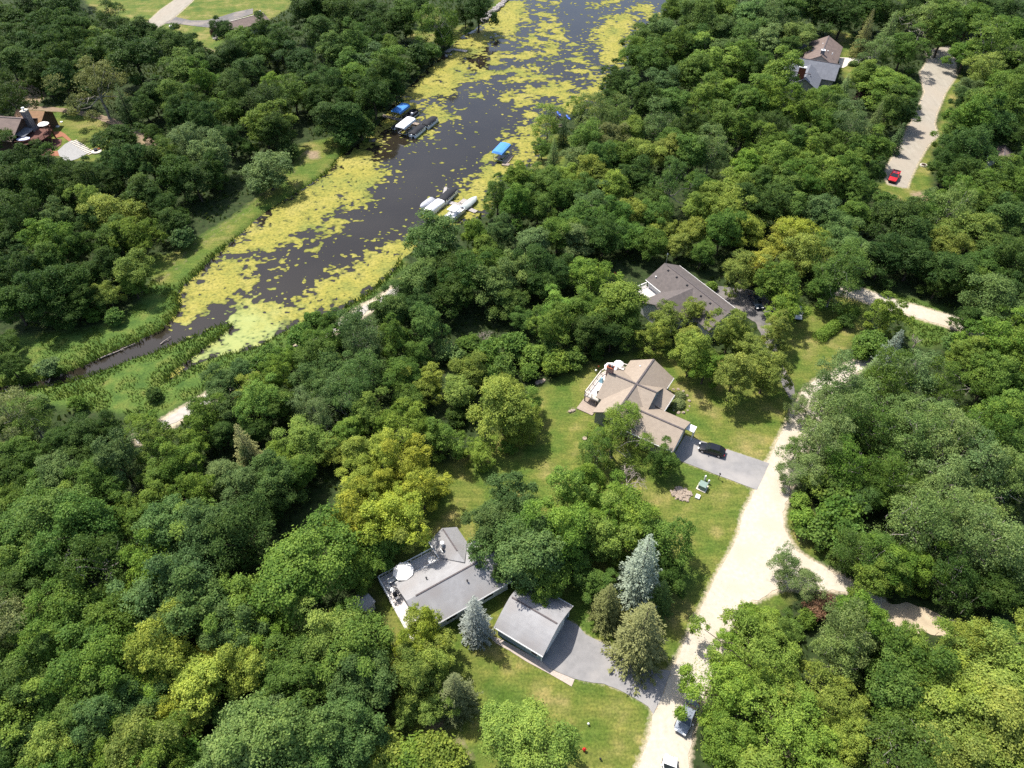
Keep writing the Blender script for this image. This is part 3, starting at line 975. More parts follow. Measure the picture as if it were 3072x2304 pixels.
add_broad('k', (45, 46), 8.5, 6.0, 7.6, n_lobe=40, n_clump=26, n_leaf=44, leaf=0.31, lobe_r=(0.12, 0.27), clump_r=(0.045, 0.09), up=0.3, bot=-0.6, spread=(0.45, 1.0))
add_broad('b', (51, 52, 53), 2.2, 1.7, 1.5, n_lobe=12, n_clump=12, n_leaf=24, leaf=0.30, lobe_r=(0.28, 0.5), clump_r=(0.12, 0.24))
add_broad('v', (55, 56), 5.0, 4.2, 3.9, n_lobe=24, n_clump=24, n_leaf=28, leaf=0.30, lobe_r=(0.22, 0.42), clump_r=(0.07, 0.14), bot=-0.6, spread=(0.5, 0.85))

def spruce(seed, R=3.0, h=11.0, dens=1.0):
    rng = np.random.default_rng(seed)
    POS, NRM, LV, V_ = [], [], [], []
    z = 0.8
    while z < h - 0.1:
        t = z / h
        rad = R * (1 - t) ** 0.78 * rng.uniform(0.72, 1.15) + 0.12
        nb = max(5, int((13 * (1 - t) + 5) * dens))
        a0 = rng.uniform(0, 6.28)
        for k in range(nb):
            an = a0 + 6.283 * k / nb + rng.normal() * 0.12
            L_ = rad * rng.uniform(0.60, 1.18)
            n = max(4, int(L_ * 13))
            s = np.sqrt(rng.uniform(0.02, 1.0, n)) * L_
            dirv = np.array([math.cos(an), math.sin(an), 0])
            side = np.array([-math.sin(an), math.cos(an), 0])
            off = rng.normal(size=n) * (0.11 + 0.13 * (1 - s / L_) * L_ * 0.5)
            droop = -0.30 * s + 0.13 * (s / L_) ** 2 * L_ + rng.normal(size=n) * 0.05
            pos = dirv * s[:, None] + side * off[:, None] + np.array([0, 0, z]) + np.stack([np.zeros(n), np.zeros(n), droop], -1)
            tdir = dirv * 0.85 + side * (np.sign(off) * 0.5)[:, None] + np.array([0, 0, 0.02]) + 0.2 * rng.normal(size=(n, 3))
            tdir /= np.linalg.norm(tdir, axis=1, keepdims=True)
            nr_ = np.cross(tdir, rng.normal(size=(n, 3)) * 0.5 + np.cross(dirv, [0, 0, 1.0]))
            nr_ /= np.linalg.norm(nr_, axis=1, keepdims=True) + 1e-9
            bb = np.cross(nr_, tdir)
            ln = rng.uniform(0.24, 0.42, (n, 1)) * (0.55 + 0.45 * (1 - t))
            wd = ln * 0.42
            V_.append(np.stack([pos - tdir * ln * 0.4, pos + bb * wd * 0.5, pos + tdir * ln * 0.6, pos - bb * wd * 0.5], 1))
            LV.append(np.clip(0.42 + 0.25 * (s / L_) + 0.08 * rng.normal(size=n) + 0.06 * rng.normal(), 0, 1))
        z += 0.34 * (1.0 - 0.45 * t)
    v = np.concatenate(V_).reshape(-1, 3)
    return v, np.concatenate(LV)

KINDS['s'] = []
for s in (61, 62, 63):
    v, lv = spruce(s)
    mb = MB().tube((0, 0, -0.2), (0, 0, 10.6), 0.24, 0.03, 8)
    KINDS['s'].append((crown_mesh('crown', v, lv, M_NEEDLE), mb.mesh('trunk', M_BARK, True), 3.0, 5.0))

def dead_mesh(seed, R=4.0, h=8.0):
    rng = np.random.default_rng(seed)
    mb = MB()
    trunk_top = limb_path(mb, (0, 0, -0.2), (rng.normal() * 0.4, rng.normal() * 0.4, h * 0.4), 0.26, 0.18, rng, 3, 0.1, 8)

    def grow(p, d, L_, r, lev):
        e = p + d * L_
        tip = limb_path(mb, p, e, r, r * 0.5, rng, 4, 0.25, 5)
        if lev < 3:
            for k in range(3 if lev else 4):
                nd = (d + Vector(rng.normal(size=3)) * 0.75 + Vector((0, 0, 0.1))).normalized()
                grow(p.lerp(tip, rng.uniform(0.45, 1.0)), nd, L_ * rng.uniform(0.45, 0.75), r * 0.5, lev + 1)
    for k in range(6):
        an = 6.28 * k / 6 + rng.normal() * 0.3
        grow(trunk_top, Vector((math.cos(an), math.sin(an), rng.uniform(0.3, 1.1))).normalized(), R * 0.55, 0.11, 0)
    return mb.mesh('branches', M_DEADWOOD, True)

DEAD = [dead_mesh(s) for s in (71, 72)]

COLS = {
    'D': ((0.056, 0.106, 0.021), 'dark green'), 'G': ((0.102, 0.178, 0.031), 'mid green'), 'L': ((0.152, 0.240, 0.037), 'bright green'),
    'Y': ((0.205, 0.268, 0.048), 'yellow green'), 'X': ((0.298, 0.345, 0.048), 'golden yellow'), 'B': ((0.102, 0.172, 0.046), 'blue green'),
    'S': ((0.152, 0.222, 0.066), 'grey green'), 'C': ((0.205, 0.245, 0.180), 'silvery blue'), 'O': ((0.175, 0.195, 0.062), 'olive brown'),
    'P': ((0.050, 0.026, 0.026), 'dark purple'), 'R': ((0.165, 0.108, 0.058), 'rusty brown'), 'E': ((0.130, 0.152, 0.052), 'olive green'), 'N': ((0.178, 0.275, 0.044), 'light green'),
}
TREES = []

def T(c, r, txt):
    for w_ in txt.split():
        f = w_.split(',')
        TREES.append((q(c, r, float(f[0]), float(f[1])), float(f[2]) * KQ, f[3][0], f[3][1], f[4] if len(f) > 4 else ''))

# crown centre x, y and radius in the enlarged ninth of the picture, then kind and colour
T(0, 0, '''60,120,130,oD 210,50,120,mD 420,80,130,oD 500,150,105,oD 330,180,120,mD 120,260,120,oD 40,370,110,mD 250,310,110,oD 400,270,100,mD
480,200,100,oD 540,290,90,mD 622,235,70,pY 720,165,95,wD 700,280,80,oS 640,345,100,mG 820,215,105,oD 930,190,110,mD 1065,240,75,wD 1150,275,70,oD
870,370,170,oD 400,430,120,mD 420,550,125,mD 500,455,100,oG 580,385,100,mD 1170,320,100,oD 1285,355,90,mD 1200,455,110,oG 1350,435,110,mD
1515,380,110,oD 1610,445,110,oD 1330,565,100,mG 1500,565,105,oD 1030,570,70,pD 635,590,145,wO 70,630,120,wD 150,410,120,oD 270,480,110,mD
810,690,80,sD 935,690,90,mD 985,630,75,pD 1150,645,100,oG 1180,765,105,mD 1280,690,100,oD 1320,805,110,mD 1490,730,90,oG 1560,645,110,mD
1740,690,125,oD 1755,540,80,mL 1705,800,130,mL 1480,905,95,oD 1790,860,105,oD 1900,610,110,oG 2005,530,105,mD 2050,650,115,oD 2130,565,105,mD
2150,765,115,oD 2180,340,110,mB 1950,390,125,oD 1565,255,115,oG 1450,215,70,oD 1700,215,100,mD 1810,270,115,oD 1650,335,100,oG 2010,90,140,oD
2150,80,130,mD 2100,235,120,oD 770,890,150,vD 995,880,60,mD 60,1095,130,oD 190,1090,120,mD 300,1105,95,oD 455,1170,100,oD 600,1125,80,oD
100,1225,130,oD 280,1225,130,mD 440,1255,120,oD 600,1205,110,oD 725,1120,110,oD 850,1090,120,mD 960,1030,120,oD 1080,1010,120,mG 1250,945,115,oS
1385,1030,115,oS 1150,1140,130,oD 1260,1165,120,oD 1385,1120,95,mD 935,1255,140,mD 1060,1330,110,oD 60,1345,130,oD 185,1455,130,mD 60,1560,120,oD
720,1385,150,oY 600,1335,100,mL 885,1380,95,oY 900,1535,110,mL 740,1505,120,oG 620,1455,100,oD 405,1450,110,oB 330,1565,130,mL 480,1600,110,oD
1120,1430,100,oD 1190,1560,70,bB 1740,1120,170,vS 1600,950,60,oD 1880,1000,60,bD''')  # cloud shade over these woods is put into the dark green of many crowns
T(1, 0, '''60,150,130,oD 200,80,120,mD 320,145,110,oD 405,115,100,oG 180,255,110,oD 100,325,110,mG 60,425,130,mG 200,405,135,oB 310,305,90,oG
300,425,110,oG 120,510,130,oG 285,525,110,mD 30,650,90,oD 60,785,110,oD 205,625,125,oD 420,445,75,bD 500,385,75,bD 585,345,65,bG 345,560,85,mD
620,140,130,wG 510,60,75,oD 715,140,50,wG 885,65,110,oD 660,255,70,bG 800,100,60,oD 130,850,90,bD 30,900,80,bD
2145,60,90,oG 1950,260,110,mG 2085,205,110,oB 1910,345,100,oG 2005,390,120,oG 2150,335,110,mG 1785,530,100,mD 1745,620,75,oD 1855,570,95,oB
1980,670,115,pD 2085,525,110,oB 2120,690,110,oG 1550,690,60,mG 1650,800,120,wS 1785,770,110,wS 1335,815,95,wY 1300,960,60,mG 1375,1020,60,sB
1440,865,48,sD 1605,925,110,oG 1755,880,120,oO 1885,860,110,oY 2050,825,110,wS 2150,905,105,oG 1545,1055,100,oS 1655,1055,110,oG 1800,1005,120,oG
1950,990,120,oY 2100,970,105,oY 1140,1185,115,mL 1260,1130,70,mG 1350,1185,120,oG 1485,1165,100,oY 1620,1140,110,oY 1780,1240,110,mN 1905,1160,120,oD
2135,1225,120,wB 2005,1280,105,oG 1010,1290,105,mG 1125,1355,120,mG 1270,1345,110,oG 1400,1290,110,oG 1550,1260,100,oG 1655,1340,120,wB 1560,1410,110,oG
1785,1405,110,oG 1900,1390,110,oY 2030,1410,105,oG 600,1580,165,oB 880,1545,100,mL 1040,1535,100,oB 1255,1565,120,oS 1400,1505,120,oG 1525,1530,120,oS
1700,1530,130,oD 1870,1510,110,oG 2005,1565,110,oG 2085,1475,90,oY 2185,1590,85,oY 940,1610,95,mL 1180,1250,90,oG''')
T(2, 0, '''100,105,130,oB 250,65,120,oG 420,115,130,oB 560,145,120,oB 700,65,120,oG 880,65,130,oD 1050,85,140,mD 1200,65,130,oD 1350,85,110,oD 1500,70,100,mD
250,205,120,oB 400,225,130,oB 520,265,130,oS 120,185,120,oG 60,305,110,oG 300,325,130,oB 180,425,140,mL 60,490,110,oG 405,405,110,oG 470,440,100,oD
628,490,112,pN 760,210,110,oS 680,305,80,oD 1180,235,75,sO 1340,195,70,sS 1250,335,90,wS 1435,325,105,mG 1555,155,125,wS 1700,205,140,mG 1650,85,120,oG
1850,155,130,oG 1805,65,110,wS 1960,85,120,oD 2100,65,120,oD 2000,310,165,wG 2130,205,140,oG 1850,335,105,oG 2170,385,110,oD 1950,490,105,oY 1850,560,80,oS
2085,540,130,oG 2185,605,120,oG 1955,660,125,oG 2085,710,140,oG 1825,655,70,oD 1850,810,140,mG 2000,830,130,oD 1730,885,90,mG 1850,990,150,oD 1710,1085,105,oD
1800,1125,130,mD 2150,890,100,oD 1300,560,165,hL 1200,505,110,mL 1440,605,105,hL 1455,725,85,mD 1190,595,62,oP 1330,725,100,mG 1050,565,55,sS
895,655,90,mL 1000,705,120,mG 800,745,120,mG 150,665,130,mL 300,625,140,mL 430,685,140,mL 560,690,130,mL 250,795,130,mG 400,835,120,mG 560,835,120,oD
60,855,110,oD 920,835,110,mG 1060,855,110,wS 1240,805,60,sS 1392,905,55,sB 1250,945,110,mG 1130,965,100,oG 985,935,100,mG 820,985,110,mL 705,965,110,mG
560,965,120,mL 60,1005,120,oG 180,1005,110,wS 300,890,85,d0 430,1085,130,mL 600,1065,130,mL 750,1065,130,mL 1100,1085,110,mG 1230,1145,75,mD 1030,1135,110,mG
950,1205,120,mL 1100,1245,110,mG 780,1205,120,mG 640,1235,120,oG 500,1205,110,mG 330,1215,110,oY 205,1285,100,oY 115,1190,100,oG 405,1335,120,oD 285,1375,130,oY
120,1345,110,oY 60,1505,110,oY 255,1505,130,oG 420,1475,120,oY 560,1355,120,oD 700,1355,110,mG 870,1385,120,oB 1000,1485,110,oB 1120,1395,110,oG 750,1565,130,oX
620,1605,110,oX 885,1605,100,oY 1050,1605,130,oB 1380,1430,165,oD 1455,1560,140,oD 1570,1405,115,oG 1700,1390,130,wS 1780,1305,110,mG 2000,1185,140,mG 2120,1085,110,mG
2130,1255,130,mG 1960,1340,130,mG 2100,1435,140,oB 1905,1505,120,oY 1780,1505,130,oY 1705,1605,120,oY 2005,1605,130,oG 2155,1605,110,oD 1620,1255,45,bS 1300,1290,60,bG 1085,890,60,d0 330,960,55,d0''')
T(0, 1, '''60,105,140,oD 180,135,130,mD 330,65,120,mG 300,255,150,oD 450,205,140,oD 580,125,120,oD 530,290,105,oD 705,85,120,mD 850,95,135,oY 860,200,80,oG
700,265,80,oY 80,305,140,oD 400,350,110,oD 740,400,60,bG 600,385,60,bG 20,565,90,oD 60,705,90,oD 320,735,65,bS 1000,905,45,bD 60,1030,140,wO
205,1085,120,wG 430,1195,130,oD 560,1170,130,oD 705,1150,105,oD 880,1095,90,wL 980,1075,65,bG 150,1295,130,oG 60,1405,140,oD 205,1455,120,oG 400,1445,160,oB
565,1335,130,oD 780,1345,150,mB 645,1505,140,oG 500,1565,140,mL 300,1590,130,oG 100,1565,130,oG 1050,1235,140,mL 1255,1225,110,mL 1180,1355,130,mL 1030,1405,130,mL
1330,1075,110,mG 1450,1150,95,oD 1420,965,120,oB 1450,835,115,oB 1560,775,90,oB 1645,860,105,oY 1800,805,120,mL 1700,965,130,oL 1850,965,110,mG 1650,1130,105,oD
1600,1265,115,sO 1610,1330,75,sB 1980,1205,145,oN 1850,1290,115,oN 1000,1575,130,mL 1285,1535,130,mL 1450,1435,120,oS 1600,1485,150,oB 1800,1455,150,oB 1950,1405,120,oG
1750,1590,120,oD 2025,420,75,bG 2130,460,85,mG 1950,545,80,bG 2100,575,105,mG 2050,665,110,mG 1870,690,90,mL 2150,735,120,oB 2050,835,130,oB 2170,915,130,wB
2010,975,120,wS 2100,1075,105,wS 2160,1260,100,oY 1760,660,70,bG 500,960,60,bG 250,960,60,bS 1520,800,70,bG 1690,715,80,bG 1790,665,70,bG 1880,630,60,bL 850,1520,60,d0 2130,1130,55,d0''')
T(1, 1, '''150,565,140,wB 60,485,105,mB 330,390,130,oB 480,350,120,oD 560,490,130,mB 400,270,95,oD 270,470,45,mY 420,190,70,mY 130,770,150,wB
350,570,115,mG 60,930,130,wB 490,655,95,mG 520,140,150,oB 680,70,150,oD 700,240,140,oD 820,160,130,oD 1000,190,150,oS 960,70,120,oG 1130,80,130,oS
1100,290,110,oG 1280,90,150,oD 1405,70,110,oD 1320,210,110,oD 1180,410,80,oG 1640,155,125,mL 1555,125,95,mL 1405,345,115,mN 1390,475,120,mL
1600,360,120,oG 1600,490,120,oD 1820,290,150,pN 1830,430,125,mG 1750,525,95,oD 2110,405,110,mY 2040,530,100,mY 920,520,75,d0 400,770,130,mG
430,890,120,oG 550,830,110,mY 820,585,90,bG 960,635,90,bG 1120,605,95,bG 1240,645,100,bL 1380,705,90,bL 1500,665,85,bG 1050,735,90,bG 1220,765,60,bL
960,785,80,bG 700,645,80,bS 1650,625,60,bD 1340,620,75,bG 830,745,120,oY 760,890,120,oY 1060,865,110,oY 1050,1000,185,oY 1170,1090,115,oY 1210,960,105,oL
745,1035,75,bD 900,1265,95,mN 1080,1245,55,bL 60,1140,120,mL 180,1045,120,mN 300,1110,110,mL 480,1115,130,mN 640,1190,120,mL 120,1270,130,mY
300,1300,140,mX 160,1430,130,mY 470,1380,140,mX 520,1525,140,mX 260,1510,130,mX 80,1530,120,mX 350,1600,130,mX 1830,1040,115,wN 1770,1170,150,wL
1650,1275,105,wG 2090,1320,100,mG 1850,1440,150,d0 1100,1590,150,oB 1450,1530,150,mN 1600,1460,120,mL 1780,1600,140,mL''')
T(2, 1, '''120,0,80,oG 375,110,112,mY 485,65,130,oX 780,35,120,oY 600,190,130,mG 680,300,125,mL 1000,160,150,wG 1050,65,130,wG 900,215,105,mG 1300,15,130,oD
1500,15,140,oD 1730,85,150,oD 1900,70,160,oD 2100,70,140,oD 1660,190,85,oD 1890,190,115,oG 2150,255,110,oD 1310,395,115,mL 2000,330,165,oB 1855,430,100,oD
2130,490,110,mL 2000,575,150,mL 2150,665,140,mL 1850,655,125,mL 2000,790,160,mG 2150,860,140,mG 1750,590,75,bB 1350,620,95,sC 1250,710,65,sS 1225,570,95,bG
1150,630,65,bG 1060,420,55,bD 70,355,92,mY 60,540,110,mY 60,650,130,mY 310,505,118,mY 420,570,110,mY 612,500,105,mY 330,790,150,mY 545,765,130,mY 150,720,110,mL
1000,880,155,wS 1150,960,165,wS 1300,850,155,wG 1500,815,165,wS 1660,860,145,wG 1000,1065,165,wS 890,970,105,wS 1200,1115,165,wG 1450,1015,165,wS 1650,1065,155,wS
905,1215,145,wS 810,1365,125,wS 1050,1365,145,wG 1450,1245,165,wS 1700,1265,165,wS 1900,1165,165,wG 2050,1065,150,mL 2100,1265,150,oG 1950,1395,165,wS 1700,1465,165,wS
1350,1465,155,wG 2100,1465,155,wS 1500,1605,155,wS 1900,1610,155,wS 745,985,70,wS 735,1265,80,wS 715,1445,70,wS 860,1500,105,bL 1000,1560,115,bG 760,1590,70,bL 1130,1590,110,wB
1250,1560,110,oD 1520,545,60,d0 1235,1330,75,d0 1640,1180,60,d0 1900,1340,60,d0''')
T(0, 2, '''120,110,220,oG 330,100,220,oG 555,110,200,mG 255,275,200,oG 100,345,180,mL 655,345,190,wD 130,510,170,oD 60,735,190,wO 1050,120,190,oB 1230,70,150,mL
1350,170,200,oB 1555,165,200,oD 1205,440,220,oB 1000,415,180,mL 820,490,130,mN 725,610,120,mN 950,635,200,oB 1300,635,220,oB 1565,615,200,mL 1555,820,180,oB
1130,790,150,oB 480,665,200,oG 300,715,180,mG 750,715,200,oG 520,865,220,mG 300,945,200,mL 725,965,220,oG 1050,935,200,mY 980,1065,170,oL 120,965,150,oG
450,1115,200,mG 655,1135,200,oG 205,1145,200,mG 800,1195,170,oG 950,1215,170,oB 1300,1095,195,oX 1410,980,110,oX 1605,995,165,oX 1100,1305,130,oX 1255,1275,140,oY
2000,405,375,hL 1900,1015,250,hG 2150,815,180,mY 380,1355,200,oG 120,1345,180,mL 560,1315,180,oG 725,1345,180,oB 880,1295,150,oB 180,1515,170,oD 60,1575,150,oD
330,1575,180,oY 605,1465,170,oB 900,1515,220,mY 725,1585,160,mL 1080,1495,160,mL 1600,1495,255,oS 1850,1515,245,oS 1760,1355,165,oS 2010,1575,200,oB 2100,1465,160,oB
1455,1315,110,oD 1270,1530,90,d0 1250,1640,140,bG 840,60,140,mG 1750,790,120,mN 870,20,70,d0 1330,1500,60,d0''')
T(1, 2, '''100,75,180,mX 300,75,195,mX 365,105,140,mY 235,215,140,oG 100,865,225,oG 185,1065,195,oB 80,1195,180,oB 60,1465,200,oB 300,1570,150,bY 450,1610,130,bL 600,1570,130,bY
540,790,150,mX 525,915,155,mY 480,1090,155,mY 575,1020,150,mY 425,1290,90,mY 600,1265,115,mY 740,1165,150,sE 870,700,132,sC 1105,215,190,oB 1000,160,115,oB
1250,315,225,oB 1180,140,180,oG 1320,425,160,oG 1000,95,150,oB 1450,165,195,mL 1600,75,160,mL 1690,175,165,mN 1905,75,170,mL 2080,215,170,oG 1500,320,120,mG
1655,455,120,mG 2120,420,115,oD 1940,400,182,sC 1725,590,130,sE 1950,775,225,sE 2060,560,110,sD 1190,1480,325,hN 130,1640,140,bG 700,1640,110,bY 130,400,120,mL''')
T(2, 2, '''900,130,125,bG 1050,180,125,bG 780,70,100,bL 1000,50,150,bG 1380,335,165,mL 1225,420,140,mL 1525,375,130,mL 1255,265,150,wG 1105,265,135,wG 680,345,95,wS
790,450,100,wS 1500,95,200,wS 1755,75,200,wS 1950,215,215,wS 1755,465,155,wD 2055,515,165,oD 2150,365,150,wS 850,640,70,bR 930,590,60,bR 800,700,60,bG 1150,695,165,mL 1050,835,175,wS
1000,965,150,wS 1180,850,140,mG 500,905,290,kN 250,1165,270,kN 600,1215,310,kN 950,1215,250,kY 300,1495,270,kL 750,1495,310,kN 1080,1465,250,kY 1450,935,170,mL
1835,890,165,oY 1955,915,195,oY 1455,1015,220,oG 1350,1165,195,oG 1650,1165,225,oY 1905,1165,245,oY 2100,1065,200,oY 2125,835,145,oG 1500,1365,215,oG 1800,1415,245,oY
2050,1415,245,oY 1400,1565,220,wG 1700,1595,215,oY 1950,1610,225,oY 420,640,60,bL 1660,700,40,d0 440,745,110,mL 640,790,105,mG 560,690,75,bL 300,830,70,mN 720,760,70,bG 1270,330,50,d0 960,560,50,d0''')
# a few crowns that only their edges bring into the picture
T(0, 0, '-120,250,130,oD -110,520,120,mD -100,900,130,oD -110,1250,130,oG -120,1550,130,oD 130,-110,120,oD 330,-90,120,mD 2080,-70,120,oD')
T(2, 0, '2330,200,130,oG 2330,520,130,oG 2340,1000,140,oG 2330,1400,130,mG 300,-90,120,oB 700,-90,120,oG 1150,-90,130,oD 1700,-80,130,oG')
T(2, 1, '2340,200,140,oD 2340,600,140,mL 2350,1000,150,oG 2350,1400,150,wS')
T(2, 2, '2380,300,190,wS 2390,800,220,oY 2390,1300,230,oY 500,1860,260,mN 1100,1860,240,oY 1700,1870,240,oY')
T(0, 2, '-200,250,210,oG -200,800,200,oG -200,1300,210,oD 300,1830,200,oG 800,1840,200,mL 1400,1830,200,oS 1900,1850,200,oB')
T(0, 1, '-140,150,140,oD -150,1150,140,oD -150,1450,140,oG')

LANDMARKS = [
    ('the red decked house', (190, 450)), ('the top left corner', (0, 0)), ('the dark curved driveway at upper left', (600, 65)),
    ('the brown dirt track at upper left', (270, 340)), ('the silver willow on the west shore', (806, 518)), ('the boats under the white canopy', (1220, 375)),
    ('the zigzag dock', (1365, 155)), ('the mown trail on the west shore', (700, 640)), ('the left end of the stream', (0, 1120)),
    ('the blue canopy on the east shore', (1505, 455)), ('the white boats at the east dock', (1340, 615)), ('the wide lake at the top', (1900, 60)),
    ('the slate roofed house', (2490, 230)), ('the red pickup truck', (2683, 527)), ('the top right corner', (3072, 0)),
    ('the right edge above the gravel lane', (3072, 700)), ('the gravel lane at middle right', (2720, 920)), ('the dark roofed house', (2050, 870)),
    ('the tan roofed house', (1880, 1190)), ('the black hatchback', (2135, 1345)), ('the bend of the gravel road', (2420, 1140)), ('the sandy clearing', (2750, 1860)),
    ('the grey car under the maple', (2060, 2150)), ('the bottom right corner', (3072, 2304)), ('the white umbrella of the grey house', (1205, 1720)),
    ('the grey barn roofed garage', (1640, 1850)), ('the bottom left corner', (0, 2304)), ('the white path by the stream', (540, 1240)),
    ('the left edge middle', (0, 1700)), ('the garden shed', (1085, 1830)), ('the upper end of the lakeside path', (1110, 930)), ('the green transformer box', (2105, 1460)),
    ('the wood beyond the tan house', (1500, 1000)), ('the wood beyond the dark house', (1750, 700)), ('the stream mouth', (680, 1010)), ('the bright hedge', (2460, 1000)),
    ('the right edge middle', (3072, 1350)), ('the bottom edge middle', (1500, 2304)), ('the wood between lake and pickup', (2200, 450)), ('the wood in the lower left', (500, 2000)),
]
KIND_NAME = {'o': ('broad_tree', 'rounded tree', 'tree'), 'm': ('leafy_tree', 'leafy tree', 'tree'), 'p': ('oval_tree', 'tall oval tree', 'tree'), 'w': ('airy_tree', 'loose airy tree', 'tree'),
             'k': ('spreading_tree', 'wide spreading tree', 'tree'), 'h': ('feathery_tree', 'fine leaved domed tree', 'tree'), 'v': ('low_crowned_tree', 'low crowned tree', 'tree'), 'b': ('shrub', 'shrub', 'shrub'), 's': ('spruce_tree', 'conical spruce', 'tree'), 'd': ('dead_tree', 'bare dead tree', 'tree')}
SPECIAL = {}

def ordinal(n):
    return str(n) + ('th' if 10 <= n % 100 <= 20 else {1: 'st', 2: 'nd', 3: 'rd'}.get(n % 10, 'th'))

rt = random.Random(7)
TPX = np.array([t[0] for t in TREES])
LPX = np.array([l[1] for l in LANDMARKS], float)
DM = np.hypot(TPX[:, None, 0] - LPX[None, :, 0], TPX[:, None, 1] - LPX[None, :, 1])
SHR = np.array([t[2] == 'b' for t in TREES])
INV = {}
for k in range(len(LANDMARKS)):
    for flag in (True, False):
        ids = np.where(SHR == flag)[0]
        order = ids[np.argsort(DM[ids, k])]
        for n, i in enumerate(order):
            INV[(int(i), k)] = n + 1
TREE_POS = []
for i, ((px, py), rpx, kd, cc, ex) in enumerate(TREES):
    if kd == 'd':
        var = (None, None, 4.0, 4.6)
    else:
        var = KINDS[kd][(i * 7 + i // 5) % len(KINDS[kd])]
    Rn, zc = var[2], var[3]
    hc = zc * (rpx * depth(py) / FPX) / Rn
    for _ in range(3):
        R = rpx * depth(py, hc) / FPX * (1.05 if kd in 'omw' else 1.03)
        hc = zc * R / Rn * (0.55 + 0.45 * min(1.0, 5.0 / R))
        if kd == 's':
            hc = zc * R / Rn
    x, y = U(px, py, hc)
    s = R / Rn
    sz = hc / zc
    nm, kw, cat = KIND_NAME[kd]
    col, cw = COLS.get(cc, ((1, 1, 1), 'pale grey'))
    if kd == 'd':
        cw = 'pale grey'
    k = int(np.argmin(DM[i]))
    size = 'large' if R > 6.3 else ('small' if R < 3.6 else 'medium')
    label = '%s %s %s, %s nearest %s' % (size, cw, kw, ordinal(INV[(i, k)]), LANDMARKS[k][0])
    root = thing(nm, label, cat, (x, y, 0), rt.uniform(0, 6.28), 'shrubs' if kd == 'b' else 'trees of the woods and gardens')
    root.scale = (s * rt.uniform(0.92, 1.08), s * rt.uniform(0.90, 1.10), sz * rt.uniform(0.86, 1.18))
    TREE_POS.append((x, y, R))
    if kd == 'd':
        o = bpy.data.objects.new('branches', DEAD[i % 2])
        COL.objects.link(o)
        o.parent = root
        continue
    for nme, me in (('trunk', var[1]), ('crown', var[0])):
        o = bpy.data.objects.new(nme, me)
        COL.objects.link(o)
        o.parent = root
        if nme == 'crown':
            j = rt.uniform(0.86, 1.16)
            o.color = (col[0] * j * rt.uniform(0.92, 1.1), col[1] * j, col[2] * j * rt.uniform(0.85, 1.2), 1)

# ------------------------------------------------------------------ tall grass on the banks and undergrowth below the trees
def tuft_mesh(name, n, sd_fn, seed, hgt, wid, mat, box, upright=0.9, lvm=0.5):
    rng = np.random.default_rng(seed)
    X = rng.uniform(box[0], box[1], n * 4)
    Y = rng.uniform(box[2], box[3], n * 4)
    ok = sd_fn(X, Y)
    X, Y = X[ok][:n], Y[ok][:n]
    n = len(X)
    an = rng.uniform(0, 6.28, n)
    h = hgt * rng.uniform(0.5, 1.4, n)
    w_ = wid * rng.uniform(0.6, 1.4, n)
    lean = rng.normal(size=(n, 2)) * (1 - upright) * h[:, None]
    z0 = np.full(n, -0.35)
    dx, dy = np.cos(an) * w_, np.sin(an) * w_
    v = np.stack([np.stack([X - dx, Y - dy, z0], -1), np.stack([X + dx, Y + dy, z0], -1),
                  np.stack([X + dx * 0.5 + lean[:, 0], Y + dy * 0.5 + lean[:, 1], h], -1), np.stack([X - dx * 0.6 + lean[:, 0], Y - dy * 0.6 + lean[:, 1], h * 0.85], -1)], 1)
    lv = np.clip(lvm + 0.3 * (fbm(X / 4, Y / 4, 3, 8) - 0.5) * 3 + 0.15 * rng.normal(size=n), 0, 1)
    return np_mesh(name, v.reshape(-1, 3), np.arange(n * 4).reshape(-1, 4), mat, False, None, {'lv': lv})

def in_any(polys, X, Y, off=0.0):
    d = np.full(X.shape, -1e9)
    for p in polys:
        d = np.maximum(d, sdf(p, X, Y))
    return d > off

def bank_fn(X, Y):
    d = sdf(LAKE, X, Y)
    return in_any(MEADOWS, X, Y) & ~in_any(LAWNS, X, Y) & (d < 0.1) & ((d > -3.5) | (vnoise(X / 3, Y / 3, 4) > 0.45)) & (sdf_line(TRAIL_S, X, Y) > 2.2) & (sdf_line(LAKE_PATH, X, Y) > 2.0) & (sdf_line(LANE, X, Y) > 2.6)

mxs = [p for poly in MEADOWS for p in poly]
bo = bpy.data.objects.new('tall_grass', tuft_mesh('tall_grass', 70000, bank_fn, 3, 0.36, 0.11, M_LEAF, (min(p[0] for p in mxs), max(p[0] for p in mxs), min(p[1] for p in mxs), max(p[1] for p in mxs)), 0.40))
COL.objects.link(bo)
bo.color = (0.070, 0.118, 0.020, 1)
tag(bo, 'tall green grass and weeds on the lake banks', 'grass', None, 'stuff')

def under_fn(X, Y):
    return (sdf(LAKE, X, Y) < -0.8) & ~in_any(LAWNS + MEADOWS, X, Y, -0.5) & ~in_any(ALL_ROADS, X, Y, -1.0) & (vnoise(X / 6, Y / 6, 14) > 0.25)

uo = bpy.data.objects.new('undergrowth', tuft_mesh('undergrowth', 60000, under_fn, 5, 0.6, 0.34, M_LEAF, (-210, 210, 20, 320), 0.35, 0.45))
COL.objects.link(uo)
uo.color = (0.048, 0.078, 0.016, 1)
tag(uo, 'low leafy undergrowth on the woodland floor', 'undergrowth', None, 'stuff')

